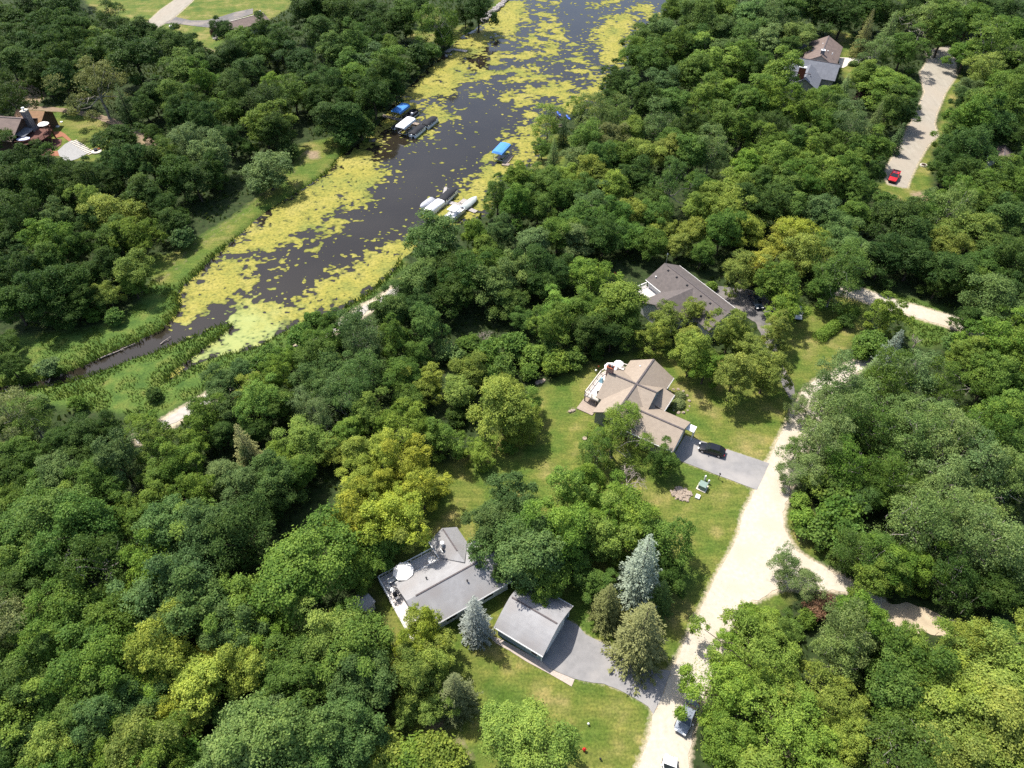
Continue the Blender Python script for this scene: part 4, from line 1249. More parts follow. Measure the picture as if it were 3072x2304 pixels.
# ------------------------------------------------------------------ building materials
M_ROOF_GREY = pm('grey_shingles', (0.285, 0.280, 0.282), (0.222, 0.215, 0.217), scale=1.2, rough=0.62, spec=0.55, detail=9, contrast=0.5, bump=0.3, bscale=14, c3=(0.225, 0.21, 0.205), scale3=0.3)
M_ROOF_TAN = pm('tan_shingles', (0.295, 0.240, 0.186), (0.238, 0.190, 0.148), scale=1.6, rough=0.7, spec=0.45, detail=9, contrast=0.5, bump=0.3, bscale=14)
M_ROOF_DARK = pm('charcoal_shingles', (0.132, 0.112, 0.104), (0.090, 0.078, 0.074), scale=1.4, rough=0.88, spec=0.25, detail=9, contrast=0.5, bump=0.3, bscale=14)
M_ROOF_SLATE = pm('slate_shingles', (0.150, 0.158, 0.180), (0.105, 0.110, 0.128), scale=1.0, rough=0.85, spec=0.3, detail=9, contrast=0.5, bump=0.3, bscale=14)
M_ROOF_BROWN = pm('brown_shingles', (0.185, 0.140, 0.120), (0.125, 0.095, 0.085), scale=1.0, rough=0.88, spec=0.25, detail=9, contrast=0.5, bump=0.3, bscale=14)
M_ROOF_CEDAR = pm('cedar_shingles', (0.29, 0.175, 0.095), (0.21, 0.125, 0.07), scale=1.2, rough=0.88, spec=0.2, detail=8, contrast=0.5, bump=0.3)
M_RIDGE = pm('ridge_cap', (0.12, 0.10, 0.10), (0.08, 0.07, 0.07), scale=3, rough=0.9, spec=0.2)
M_SIDE_GREY = pm('blue_grey_siding', (0.22, 0.29, 0.33), (0.18, 0.24, 0.28), scale=2.0, rough=0.7, spec=0.3, stretch=(0.3, 0.3, 6))
M_SIDE_LT = pm('pale_siding', (0.58, 0.58, 0.57), (0.50, 0.50, 0.50), scale=2.0, rough=0.7, spec=0.3, stretch=(0.3, 0.3, 6))
M_SIDE_TAN = pm('tan_siding', (0.42, 0.37, 0.31), (0.36, 0.31, 0.26), scale=2.0, rough=0.7, spec=0.3, stretch=(0.3, 0.3, 6))
M_SIDE_SAGE = pm('sage_siding', (0.26, 0.26, 0.24), (0.22, 0.22, 0.20), scale=2.0, rough=0.7, spec=0.3, stretch=(0.3, 0.3, 6))
M_SIDE_WOOD = pm('dark_wood_siding', (0.10, 0.065, 0.045), (0.06, 0.04, 0.03), scale=2.0, rough=0.8, spec=0.2, stretch=(0.3, 0.3, 6))
M_WHITE = pm('white_trim', (0.78, 0.77, 0.75), (0.70, 0.69, 0.67), scale=3, rough=0.6, spec=0.3)
M_DECK = pm('pale_deck_boards', (0.60, 0.56, 0.54), (0.50, 0.46, 0.44), scale=3, rough=0.85, spec=0.15, stretch=(0.5, 5, 1))
M_DECK2 = pm('cream_deck_boards', (0.66, 0.60, 0.54), (0.55, 0.49, 0.44), scale=3, rough=0.85, spec=0.15, stretch=(0.5, 5, 1))
M_DECKRED = pm('red_stained_boards', (0.145, 0.065, 0.050), (0.095, 0.042, 0.034), scale=3, rough=0.8, spec=0.2, stretch=(0.5, 5, 1))
M_WOOD = pm('weathered_wood', (0.36, 0.29, 0.235), (0.25, 0.20, 0.165), scale=3, rough=0.9, spec=0.15, stretch=(0.5, 5, 1))
M_GREYWOOD = pm('grey_dock_wood', (0.40, 0.37, 0.35), (0.29, 0.265, 0.25), scale=3, rough=0.9, spec=0.15, stretch=(0.5, 5, 1))
M_GLASS = pm('window_glass', (0.02, 0.025, 0.03), (0.015, 0.02, 0.022), scale=1, rough=0.08, spec=0.8)
M_BRICKRED = pm('red_brick', (0.27, 0.085, 0.045), (0.18, 0.055, 0.035), scale=7, rough=0.9, spec=0.15, contrast=0.5)
M_BRICKPINK = pm('pink_brick', (0.38, 0.25, 0.21), (0.30, 0.17, 0.15), scale=7, rough=0.9, spec=0.15, contrast=0.5)
M_STONE = pm('grey_stone', (0.24, 0.23, 0.23), (0.13, 0.125, 0.13), scale=3, rough=0.95, spec=0.15, contrast=0.5, bump=0.5)
M_METAL = pm('dull_metal', (0.45, 0.45, 0.46), (0.36, 0.36, 0.37), scale=5, rough=0.45, spec=0.5, metal=0.6)
M_DARK = pm('dark_fabric', (0.026, 0.027, 0.032), (0.018, 0.018, 0.022), scale=3, rough=0.75, spec=0.2)
M_UMB = pm('cream_canvas', (0.82, 0.79, 0.76), (0.76, 0.73, 0.70), scale=2, rough=0.8, spec=0.15)
M_RED = pm('red_paint', (0.56, 0.012, 0.018), (0.48, 0.010, 0.015), scale=2, rough=0.3, spec=0.5)
M_BLACKP = pm('black_paint', (0.010, 0.011, 0.015), (0.008, 0.009, 0.012), scale=2, rough=0.18, spec=0.5)
M_NAVYP = pm('dark_blue_paint', (0.016, 0.026, 0.040), (0.013, 0.02, 0.032), scale=2, rough=0.2, spec=0.5)
M_SILVERP = pm('silver_paint', (0.42, 0.43, 0.45), (0.38, 0.39, 0.41), scale=2, rough=0.3, spec=0.5, metal=0.4)
M_GREYP = pm('blue_grey_paint', (0.20, 0.225, 0.27), (0.175, 0.20, 0.24), scale=2, rough=0.28, spec=0.5)
M_WHITEP = pm('white_paint', (0.78, 0.79, 0.80), (0.74, 0.75, 0.76), scale=2, rough=0.3, spec=0.5)
M_TYRE = pm('tyre_rubber', (0.018, 0.018, 0.018), (0.012, 0.012, 0.012), scale=6, rough=0.9, spec=0.2)
M_RIM = pm('wheel_metal', (0.50, 0.50, 0.52), (0.40, 0.40, 0.42), scale=6, rough=0.35, spec=0.5, metal=0.7)
M_LAMP = pm('lamp_glass', (0.80, 0.80, 0.78), (0.70, 0.70, 0.70), scale=5, rough=0.15, spec=0.6)
M_TAIL = pm('tail_lamp', (0.35, 0.01, 0.01), (0.28, 0.01, 0.01), scale=5, rough=0.2, spec=0.6)
M_BLUEC = pm('blue_canvas', (0.075, 0.250, 0.600), (0.060, 0.210, 0.530), scale=2, rough=0.7, spec=0.25)
M_WHITEC = pm('white_vinyl', (0.78, 0.78, 0.80), (0.70, 0.70, 0.72), scale=2, rough=0.6, spec=0.3)
M_GREYC = pm('grey_tarp', (0.42, 0.43, 0.46), (0.32, 0.33, 0.36), scale=1.5, rough=0.8, spec=0.2)
M_SAGEC = pm('pale_sage_cover', (0.46, 0.50, 0.49), (0.38, 0.42, 0.41), scale=1.5, rough=0.7, spec=0.25)
M_ALU = pm('aluminium', (0.55, 0.56, 0.58), (0.45, 0.46, 0.48), scale=4, rough=0.4, spec=0.5, metal=0.5)
M_GREENBOX = pm('green_steel', (0.20, 0.27, 0.23), (0.16, 0.22, 0.19), scale=3, rough=0.6, spec=0.3)
M_PAVER = pm('red_pavers', (0.30, 0.135, 0.080), (0.22, 0.095, 0.058), scale=4, rough=0.9, spec=0.15, contrast=0.5)
M_PEBBLE = pm('grey_pebbles', (0.34, 0.335, 0.32), (0.22, 0.215, 0.21), scale=4, rough=0.95, spec=0.15, contrast=0.4, bump=0.5)
M_SLAB = pm('cream_slab', (0.60, 0.55, 0.46), (0.50, 0.45, 0.38), scale=3, rough=0.9, spec=0.15)
M_ROCK = pm('pinkish_rock', (0.37, 0.30, 0.235), (0.25, 0.20, 0.16), scale=3, rough=0.95, spec=0.1, contrast=0.5)
M_ROCKG = pm('grey_rock', (0.40, 0.36, 0.33), (0.24, 0.22, 0.21), scale=2, rough=0.95, spec=0.1, contrast=0.5)
M_TEAL = pm('teal_plastic', (0.05, 0.33, 0.42), (0.04, 0.27, 0.35), scale=2, rough=0.5, spec=0.4)
M_ORANGE = pm('orange_plastic', (0.50, 0.14, 0.04), (0.42, 0.11, 0.03), scale=2, rough=0.5, spec=0.4)
M_MULCH = pm('mulch', (0.055, 0.035, 0.025), (0.03, 0.02, 0.015), scale=4, rough=1.0, spec=0.05, bump=0.5)

# ------------------------------------------------------------------ houses, drawn in a local frame: x along the house, y across it
def slab(mb, P, t=0.14):
    """a roof plane with thickness from its corner points (counter-clockwise seen from above)"""
    n = len(P)
    lo = [(p[0], p[1], p[2] - t) for p in P]
    F = [list(range(n)), list(range(2 * n - 1, n - 1, -1))]
    for i in range(n):
        j = (i + 1) % n
        F.append([i, n + i, n + j, j])
    mb.add(list(P) + lo, F)

class House:
    def __init__(self, name, label, origin, ang, group=None, cat='house'):
        self.root = thing(name, label, cat, (origin[0], origin[1], 0), ang, group)
        self.k = 0

    def wall(self, x0, x1, y0, y1, h, mat, z0=-0.1, name='wall'):
        return MB().box(((x0 + x1) / 2, (y0 + y1) / 2, (z0 + h) / 2), (x1 - x0, y1 - y0, h - z0)).obj(name, mat, self.root)

    def gable(self, x0, x1, y0, y1, he, hr, mat, axis='x', ridge_mat=None, wall=None, inset=0.4, x_ridge=None, bulge=0.0, caps=True, hip=None):
        """gable roof over the outline (eaves included); two slopes as parts, a ridge cap, gable triangles in the wall part"""
        T = (lambda a, b, c: (a, b, c)) if axis == 'x' else (lambda a, b, c: (b, a, c))
        if axis != 'x':
            x0, x1, y0, y1 = y0, y1, x0, x1
        yc = (y0 + y1) / 2
        rx0, rx1 = (x0, x1) if x_ridge is None else x_ridge
        for sgn, ye in ((-1, y0), (1, y1)):
            mb = MB()
            if bulge:
                ym, zm = (yc + ye) / 2 + (ye - yc) * 0.08, (he + hr) / 2 + bulge
                n = 7
                prof = []
                for k in range(n + 1):
                    t = k / n
                    a = (1 - t) ** 2 * hr + 2 * t * (1 - t) * (zm * 2 - (he + hr) / 2) + t * t * he
                    prof.append((yc + (ye - yc) * t, a))
                for (ya, za), (yb, zb) in zip(prof[:-1], prof[1:]):
                    P = [T(x0, ya, za), T(x1, ya, za), T(x1, yb, zb), T(x0, yb, zb)]
                    mb.add(P, [[0, 1, 2, 3] if (sgn < 0) == (axis != 'x') else [3, 2, 1, 0]])
                    Q = [(p[0], p[1], p[2] - 0.14) for p in P]
                    mb.add(Q, [[0, 1, 2, 3]])
                for xe in (x0, x1):
                    for (ya, za), (yb, zb) in zip(prof[:-1], prof[1:]):
                        mb.add([T(xe, ya, za), T(xe, yb, zb), T(xe, yb, zb - 0.14), T(xe, ya, za - 0.14)], [[0, 1, 2, 3]])
                mb.add([T(x0, ye, he), T(x1, ye, he), T(x1, ye, he - 0.14), T(x0, ye, he - 0.14)], [[0, 1, 2, 3]])
            else:
                P = [T(x0, ye, he), T(x1, ye, he), T(rx1, yc, hr), T(rx0, yc, hr)]
                if (sgn > 0) == (axis == 'x'):
                    P = P[::-1]
                slab(mb, P)
            mb.obj('roof', mat, self.root)
        if ridge_mat:
            L_ = rx1 - rx0
            c = T((rx0 + rx1) / 2, yc, hr + 0.03)
            s = (L_ - 0.1, 0.3, 0.08) if axis == 'x' else (0.3, L_ - 0.1, 0.08)
            MB().box(c, s).obj('ridge_cap', ridge_mat, self.root)
        if wall:
            i = inset
            xa, xb, ya, yb = x0 + i, x1 - i, y0 + i, y1 - i
            zt = he - 0.16 + (hr - he) * i / ((y1 - y0) / 2) - 0.02
            zr = hr - 0.16 - 0.03
            mb = MB()
            mb.prism([T(xa, ya, 0)[:2], T(xb, ya, 0)[:2], T(xb, yb, 0)[:2], T(xa, yb, 0)[:2]], -0.1, zt)
            for xe, sg in ((xa, -1), (xb, 1)):
                mb.add([T(xe, ya, zt), T(xe, yb, zt), T(xe, yc, zr)], [[0, 1, 2]])
            mb.obj('wall', wall, self.root)

    def fascia(self, p0, p1, z, mat=None, h=0.18, w=0.06):
        MB().tube((p0[0], p0[1], z), (p1[0], p1[1], z), 0.085, None, 4).obj('gutter', mat or M_WHITE, self.root)

    def window(self, c, w, h, face, frame=None):
        """face: 'x+','x-','y+','y-' side it looks to"""
        t = 0.06
        sz = (t, w, h) if face[0] == 'x' else (w, t, h)
        sg = 1 if face[1] == '+' else -1
        fr = MB().box(c, tuple(v + (0.2 if v > 0.1 else 0) for v in sz)).obj('window', frame or M_WHITE, self.root)
        off = (sg * 0.035, 0, 0) if face[0] == 'x' else (0, sg * 0.035, 0)
        MB().box((c[0] + off[0], c[1] + off[1], c[2]), sz).obj('pane', M_GLASS, fr)

    def chimney(self, c, s, z0, z1, mat, cap=None, flues=1, cap_mat=None):
        o = MB().box((c[0], c[1], (z0 + z1) / 2), (s[0], s[1], z1 - z0)).obj('chimney', mat, self.root)
        MB().box((c[0], c[1], z1 + 0.08), (s[0] + 0.16, s[1] + 0.16, 0.16)).obj('chimney_cap', cap_mat or M_SLAB, o)
        for k in range(flues):
            f = MB()
            x = c[0] + (k - (flues - 1) / 2) * s[0] * 0.5
            f.tube((x, c[1], z1 + 0.1), (x, c[1], z1 + 0.5), 0.15, 0.15, 8)
            f.tube((x, c[1], z1 + 0.5), (x, c[1], z1 + 0.6), 0.26, 0.22, 8)
            f.obj('flue', cap or M_METAL, o)

    def vent(self, x, y, z, h=0.45, r=0.09, mat=None):
        m = MB().tube((x, y, z - 0.2), (x, y, z + h), r, r * 0.9, 7)
        m.tube((x, y, z + h), (x, y, z + h + 0.06), r * 1.7, r * 1.5, 7)
        m.obj('roof_vent', mat or M_DARK, self.root)

    def boxvent(self, x, y, z, mat=None):
        MB().box((x, y, z + 0.05), (0.42, 0.42, 0.24), taper=0.8).obj('roof_vent', mat or M_DARK, self.root)

    def deck(self, polys, z, mat, board_mat=None, name='deck_floor'):
        for p in polys:
            MB().prism(p, z - 0.18, z).obj(name, mat, self.root)

    def railing(self, line, z, mat, h=1.0, step=1.7, balusters=True):
        for a, b in zip(line[:-1], line[1:]):
            a, b = Vector(a), Vector(b)
            L_ = (b - a).length
            n = max(1, round(L_ / step))
            an = math.atan2(b.y - a.y, b.x - a.x)
            mid = (a + b) / 2
            MB().box((mid.x, mid.y, z + h), (L_ + 0.12, 0.14, 0.07), an).obj('hand_rail', mat, self.root)
            MB().box((mid.x, mid.y, z + 0.18), (L_, 0.06, 0.06), an).obj('bottom_rail', mat, self.root)
            for k in range(n + 1):
                p = a.lerp(b, k / n)
                MB().box((p.x, p.y, z + h / 2 + 0.04), (0.13, 0.13, h + 0.1)).obj('post', mat, self.root)
            if balusters:
                mb = MB()
                m = int(L_ / 0.22)
                for k in range(1, m):
                    p = a.lerp(b, k / m)
                    mb.box((p.x, p.y, z + h * 0.58), (0.04, 0.04, h * 0.78))
                tag(mb.obj('balusters', mat, self.root), kind='stuff')

    def posts(self, pts, z, mat, r=0.09):
        for p in pts:
            MB().box((p[0], p[1], z / 2 - 0.1), (2 * r, 2 * r, z)).obj('deck_post', mat, self.root)

def to_local(p, origin, ang):
    dx, dy = p[0] - origin[0], p[1] - origin[1]
    return (dx * math.cos(ang) + dy * math.sin(ang), -dx * math.sin(ang) + dy * math.cos(ang))

# ---- grey barn-roofed garage
GA = math.radians(-32.0)
g = House('garage', 'grey detached garage with bowed barn roof and blue grey siding', (3.08, 45.25), GA, cat='garage')
g.gable(-3.95, 3.85, -4.2, 4.2, 2.7, 4.55, M_ROOF_GREY, 'x', None, None, bulge=0.22)
mbw = MB()
xa, xb, ya, yb = -3.55, 3.45, -3.85, 3.85
mbw.prism([(xa, ya), (xb, ya), (xb, yb), (xa, yb)], -0.1, 2.62)
for xe in (xa, xb):
    mbw.add([(xe, ya, 2.62), (xe, yb, 2.62), (xe, 1.9, 3.62), (xe, 0, 4.3), (xe, -1.9, 3.62)], [[0, 1, 2, 3, 4]])
mbw.obj('wall', M_SIDE_GREY, g.root)
MB().box((-0.05, 0, 4.585), (7.2, 0.22, 0.06)).obj('ridge_cap', M_RIDGE, g.root)
g.fascia((-3.95, -4.23), (3.85, -4.23), 2.66)
g.fascia((-3.95, 4.23), (3.85, 4.23), 2.66)
MB().box((0, -3.87, 1.35), (7.0, 0.05, 0.16)).obj('siding_band', M_SIDE_LT, g.root)
g.window((2.35, -3.88, 1.55), 0.9, 1.2, 'y-')
door = MB().box((3.48, 0.0, 1.15), (0.06, 4.9, 2.3)).obj('garage_door', M_WHITE, g.root)
for k in range(3):
    MB().box((3.515, 0, 0.58 * (k + 1)), (0.02, 4.8, 0.05)).obj('panel_seam', M_SIDE_LT, door)
for sy in (-1, 1):
    MB().box((3.47, sy * 3.8, 1.3), (0.12, 0.14, 2.6)).obj('corner_board', M_WHITE, g.root)

# ---- grey house with the L-shaped deck
HA = math.radians(32.2)
ce, se = math.cos(HA), math.sin(HA)
HO = (ce * 19.75 - se * 47.25, se * 19.75 + ce * 47.25)      # centre of the main block
h1 = House('grey_house', 'pale grey roofed ranch house with white umbrella on its deck', HO, HA)
h1.gable(-7.25, 7.25, -4.35, 4.35, 2.7, 4.6, M_ROOF_GREY, 'x', None, M_SIDE_LT, 0.45)
MB().box((-0.3, 0, 4.62), (11.0, 0.2, 0.07)).obj('ridge_vent', M_RIDGE, h1.root)
# wing toward the back
wx_, wy_ = 22.3 - 19.75, 55.03 - 47.25
slab_l, slab_r = MB(), MB()
slab(slab_l, [(0.15, 4.55, 2.72), (wx_, 1.0, 4.42), (wx_, wy_, 4.42), (0.15, wy_, 2.72)])
slab(slab_r, [(wx_, 1.0, 4.42), (4.95, 4.55, 2.72), (4.95, wy_, 2.72), (wx_, wy_, 4.42)])
slab_l.obj('roof', M_ROOF_GREY, h1.root)
slab_r.obj('roof', M_ROOF_GREY, h1.root)
MB().box((wx_, (2.6 + wy_) / 2 + 0.2, 4.45), (0.2, wy_ - 3.4, 0.07)).obj('ridge_vent', M_RIDGE, h1.root)
mbw = MB().prism([(0.55, 3.6), (4.55, 3.6), (4.55, wy_ - 0.35), (0.55, wy_ - 0.35)], -0.1, 2.7)
mbw.add([(0.55, wy_ - 0.35, 2.7), (4.55, wy_ - 0.35, 2.7), (wx_, wy_ - 0.35, 4.2)], [[0, 1, 2]])
mbw.obj('wall', M_SIDE_LT, h1.root)
h1.fascia((0.12, 4.5), (0.12, wy_), 2.68)
h1.fascia((-7.25, -4.38), (7.25, -4.38), 2.66)
h1.fascia((-7.25, 4.38), (0.1, 4.38), 2.66)
h1.vent(-3.2, 1.9, 3.85, 0.35)
h1.vent(1.5, -1.6, 3.95, 0.3)
h1.vent(1.35, 5.6, 3.6, 0.75, 0.2, M_WHITE)
h1.vent(1.1, 4.9, 3.4, 0.5, 0.13, M_DARK)
MB().box((0.85, 5.0, 3.42), (0.10, 0.7, 0.3)).obj('pipe_boot', M_WHITE, h1.root)
h1.window((-2.5, -3.93, 1.5), 1.6, 1.1, 'y-')
h1.window((3.5, -3.93, 1.5), 1.6, 1.1, 'y-')
h1.window((-3.0, 3.93, 1.3), 2.4, 2.0, 'y+')
DZ = 0.75
h1.deck([[(-8.75, 3.86), (0.5, 3.86), (0.5, 7.25), (-8.75, 7.25)], [(-8.75, -5.4), (-6.78, -5.4), (-6.78, 3.86), (-8.75, 3.86)]], DZ, M_DECK)
h1.railing([(0.15, 7.15), (-8.65, 7.15), (-8.65, -5.3)], DZ, M_WHITE, 0.95, 1.8)
h1.posts([(-8.6, 7.1), (-4.2, 7.1), (0.3, 7.1), (-8.6, 1), (-8.6, -5.2)], DZ, M_WHITE)

def umbrella(loc, label, r=1.45, h=2.45, cat='umbrella', sides=8):
    u = thing('patio_umbrella', label, cat, loc)
    mb = MB()
    P = [(0, 0, h + 0.45)]
    for ring, (rr, zz) in enumerate(((0.5, 0.36), (1.0, 0.0))):
        for k in range(sides):
            a = 6.2832 * (k + 0.5) / sides
            P.append((rr * r * math.cos(a), rr * r * math.sin(a), h + zz * (1 - 0.0)))
    F = [[0, 1 + k, 1 + (k + 1) % sides] for k in range(sides)]
    F += [[1 + k, 1 + sides + k, 1 + sides + (k + 1) % sides, 1 + (k + 1) % sides] for k in range(sides)]
    mb.add(P, F)
    o = mb.obj('canopy', M_UMB, u)
    so = o.modifiers.new('thick', 'SOLIDIFY')
    so.thickness = 0.025
    for k in range(sides):
        a = 6.2832 * (k + 0.5) / sides
        MB().tube((0, 0, h + 0.40), (r * math.cos(a) * 0.98, r * math.sin(a) * 0.98, h - 0.05), 0.014, 0.010, 4).obj('rib', M_METAL, u)
    MB().tube((0, 0, 0), (0, 0, h + 0.5), 0.03, 0.03, 6).obj('pole', M_METAL, u)
    MB().tube((0, 0, 0), (0, 0, 0.12), 0.3, 0.22, 10).obj('base', M_DARK, u)
    return u

def L2W(hs, x, y, z=0.0):
    a = hs.root.rotation_euler[2]
    ox, oy = hs.root.location[0], hs.root.location[1]
    return (ox + x * math.cos(a) - y * math.sin(a), oy + x * math.sin(a) + y * math.cos(a), z)

def chair(loc, rz, label, mat):
    c = thing('patio_chair', label, 'chair', loc, rz, 'patio chairs')
    MB().box((0, 0, 0.42), (0.55, 0.55, 0.07)).obj('seat', mat, c)
    b = MB().box((0, 0.27, 0.72), (0.55, 0.06, 0.6)).obj('backrest', mat, c)
    for sx in (-1, 1):
        MB().box((sx * 0.3, 0.02, 0.62), (0.06, 0.5, 0.05)).obj('armrest', mat, c)
        for sy in (-1, 1):
            MB().tube((sx * 0.25, sy * 0.24, 0), (sx * 0.25, sy * 0.24, 0.42), 0.022, 0.022, 5).obj('leg', M_METAL, c)
    return c

def table(loc, label, r=0.7, mat=None, square=None):
    t = thing('patio_table', label, 'table', loc)
    if square:
        MB().box((0, 0, 0.70), (square[0], square[1], 0.05)).obj('table_top', mat or M_WHITE, t)
    else:
        MB().tube((0, 0, 0.68), (0, 0, 0.73), r, r, 16).obj('table_top', mat or M_WHITE, t)
    for k in range(4):
        a = 0.785 + 1.5708 * k
        MB().tube((r * 0.6 * math.cos(a), r * 0.6 * math.sin(a), 0), (r * 0.55 * math.cos(a), r * 0.55 * math.sin(a), 0.68), 0.03, 0.03, 5).obj('leg', M_METAL, t)
    return t

def grill(loc, rz, label):
    t = thing('gas_grill', label, 'grill', loc, rz)
    MB().box((0, 0, 0.45), (0.8, 0.5, 0.7)).obj('cart', M_DARK, t)
    bevel(MB().box((0, 0, 1.0), (0.75, 0.55, 0.36), taper=0.8).obj('lid', M_DARK, t), 0.06)
    for sx in (-1, 1):
        MB().box((sx * 0.62, 0, 0.82), (0.36, 0.45, 0.05)).obj('side_shelf', M_METAL, t)
    return t

def bench(loc, rz, label, mat, L_=1.5):
    t = thing('outdoor_bench', label, 'bench', loc, rz)
    MB().box((0, 0, 0.43), (L_, 0.5, 0.08)).obj('seat', mat, t)
    MB().box((0, 0.25, 0.72), (L_, 0.07, 0.5)).obj('backrest', mat, t)
    for sx in (-1, 1):
        MB().box((sx * L_ * 0.45, 0, 0.22), (0.08, 0.45, 0.42)).obj('leg', mat, t)
    return t

umbrella(L2W(h1, -5.35, 5.15, DZ), 'large white umbrella on the grey house deck', 1.55, 2.35)
table(L2W(h1, -5.35, 5.15, DZ), 'round table under the large white deck umbrella', 0.65)
bench(L2W(h1, -7.1, 5.75, DZ), HA, 'slatted white bench left of the large white umbrella', M_WHITE, 1.3)
chair(L2W(h1, -8.0, 5.0, DZ), HA + 1.6, 'white deck chair in the outer corner of the grey house deck', M_WHITE)
table(L2W(h1, -7.7, 4.3, DZ), 'small white side table near the deck corner', 0.4, M_WHITE, (0.6, 0.6))
grill(L2W(h1, -7.75, 3.3, DZ), HA + 1.57, 'black square grill on the grey house side deck')
chair(L2W(h1, -2.3, 4.6, DZ), HA, 'white chair by the grey house wall', M_WHITE)
table(L2W(h1, -0.6, 5.4, DZ), 'round pale table at the inner end of the grey house deck', 0.75, M_UMB)

# ---- tan house: cross-shaped roof, porch roof, garage wing, raised deck
TA = math.radians(-32.2)
TO = (0.846 * -28.0 + 0.533 * 85.7, -0.533 * -28.0 + 0.846 * 85.7)
h2 = House('tan_house', 'tan roofed cross shaped house with raised deck and attached garage', TO, TA)
A_ = lambda a: a + 28.0
B_ = lambda b: b - 85.7
h2.gable(A_(-33.5), A_(-24.1), B_(81.3), B_(90.1), 2.9, 5.5, M_ROOF_TAN, 'x', M_RIDGE, M_SIDE_SAGE, 0.4)
h2.gable(A_(-32.35), A_(-23.6), B_(77.8), B_(93.2), 2.9, 5.47, M_ROOF_TAN, 'y', M_RIDGE, M_SIDE_SAGE, 0.4)
h2.gable(A_(-25.6), A_(-16.9), B_(77.2), B_(84.95), 2.7, 4.6, M_ROOF_TAN, 'x', M_RIDGE, M_SIDE_TAN, 0.4)
pr = MB()
slab(pr, [(A_(-21.85), B_(85.0), 2.6), (A_(-21.85), B_(89.6), 2.6), (A_(-24.55), B_(89.6), 3.35), (A_(-24.55), B_(85.0), 3.35)])
pr.obj('porch_roof', M_ROOF_TAN, h2.root)
h2.wall(A_(-24.5), A_(-22.3), B_(85.2), B_(89.3), 2.55, M_SIDE_TAN)
MB().add([(A_(-24.3), B_(82.0), 3.15), (A_(-24.3), B_(89.5), 3.15), (A_(-24.3), B_(85.7), 5.3)], [[0, 1, 2]]).obj('gable_face', M_SIDE_GREY, h2.root)
h2.fascia((A_(-21.83), B_(85.0)), (A_(-21.83), B_(89.6)), 2.55, M_WHITE)
h2.fascia((A_(-23.57), B_(90.1)), (A_(-23.57), B_(93.2)), 2.85, M_WHITE)
h2.fascia((A_(-25.6), B_(77.18)), (A_(-16.9), B_(77.18)), 2.64, M_WHITE)
h2.chimney((A_(-33.35), B_(86.0)), (1.15, 0.8), 0, 6.6, M_BRICKPINK, M_STONE, 2, M_BRICKRED)
h2.vent(A_(-29.6), B_(91.0), 4.4, 0.3, 0.09, M_WHITE)
gd = MB().box((A_(-17.27), B_(80.6), 1.1), (0.06, 4.9, 2.2)).obj('garage_door', M_WHITE, h2.root)
for k in range(3):
    MB().box((A_(-17.235), B_(80.6), 0.55 * (k + 1)), (0.02, 4.8, 0.06)).obj('panel_seam', M_SIDE_TAN, gd)
MB().box((A_(-16.35), B_(84.0), 2.42), (1.5, 1.5, 0.12)).obj('entry_canopy', M_WHITE, h2.root)
MB().box((A_(-15.75), B_(83.4), 1.2), (0.14, 0.14, 2.4)).obj('canopy_post', M_WHITE, h2.root)
MB().box((A_(-15.75), B_(84.6), 1.2), (0.14, 0.14, 2.4)).obj('canopy_post', M_WHITE, h2.root)
h2.window((A_(-28.0), B_(77.8 + 0.37), 1.6), 1.5, 1.3, 'y-')
h2.window((A_(-21.0), B_(77.57), 1.6), 1.2, 1.0, 'y-')
h2.window((A_(-22.27), B_(87.2), 1.5), 1.4, 1.2, 'x+')
TZ = 1.65
h2.deck([[(A_(-36.0), B_(81.7)), (A_(-33.1), B_(81.7)), (A_(-33.1), B_(90.0)), (A_(-32.0), B_(90.0)), (A_(-32.0), B_(92.2)), (A_(-34.4), B_(92.0)), (A_(-36.0), B_(88.2))]], TZ, M_DECK2)
h2.railing([(A_(-33.1), B_(81.8)), (A_(-35.9), B_(81.8)), (A_(-35.9), B_(88.15)), (A_(-34.4), B_(91.9)), (A_(-32.3), B_(92.1))], TZ, M_DECK2, 0.95, 1.6)
h2.posts([(A_(-35.85), B_(81.85)), (A_(-33.6), B_(81.85)), (A_(-35.85), B_(85)), (A_(-35.85), B_(88.1)), (A_(-34.4), B_(91.8))], TZ, M_WOOD)
MB().prism([(A_(-36.2), B_(79.4)), (A_(-33.0), B_(79.4)), (A_(-33.0), B_(83.5)), (A_(-36.2), B_(83.5))], -0.1, 0.14).obj('lower_patio', M_WOOD, h2.root)
umbrella(L2W(h2, A_(-34.3), B_(88.6), TZ), 'cream umbrella on the tan house deck by the chimney', 1.25, 2.3)
umbrella(L2W(h2, A_(-33.5), B_(90.3), TZ), 'smaller cream umbrella at the far end of the tan house deck', 0.95, 2.2)
bl = thing('covered_chair', 'light blue covered chair beside the chimney on the deck', 'chair', L2W(h2, A_(-34.9), B_(86.4), TZ), TA)
MB().box((0, 0, 0.5), (0.75, 0.75, 1.0), taper=0.35).obj('cover', pm('light_blue_canvas', (0.30, 0.55, 0.66), (0.24, 0.47, 0.58), scale=2, rough=0.7), bl)
bench(L2W(h2, A_(-35.2), B_(90.2), TZ), TA + 0.7, 'dark bench at the far corner of the tan house deck', M_STONE, 1.3)
chair(L2W(h2, A_(-33.7), B_(83.0), TZ), 0.3, 'dark chair at the near end of the tan house deck', M_DARK)

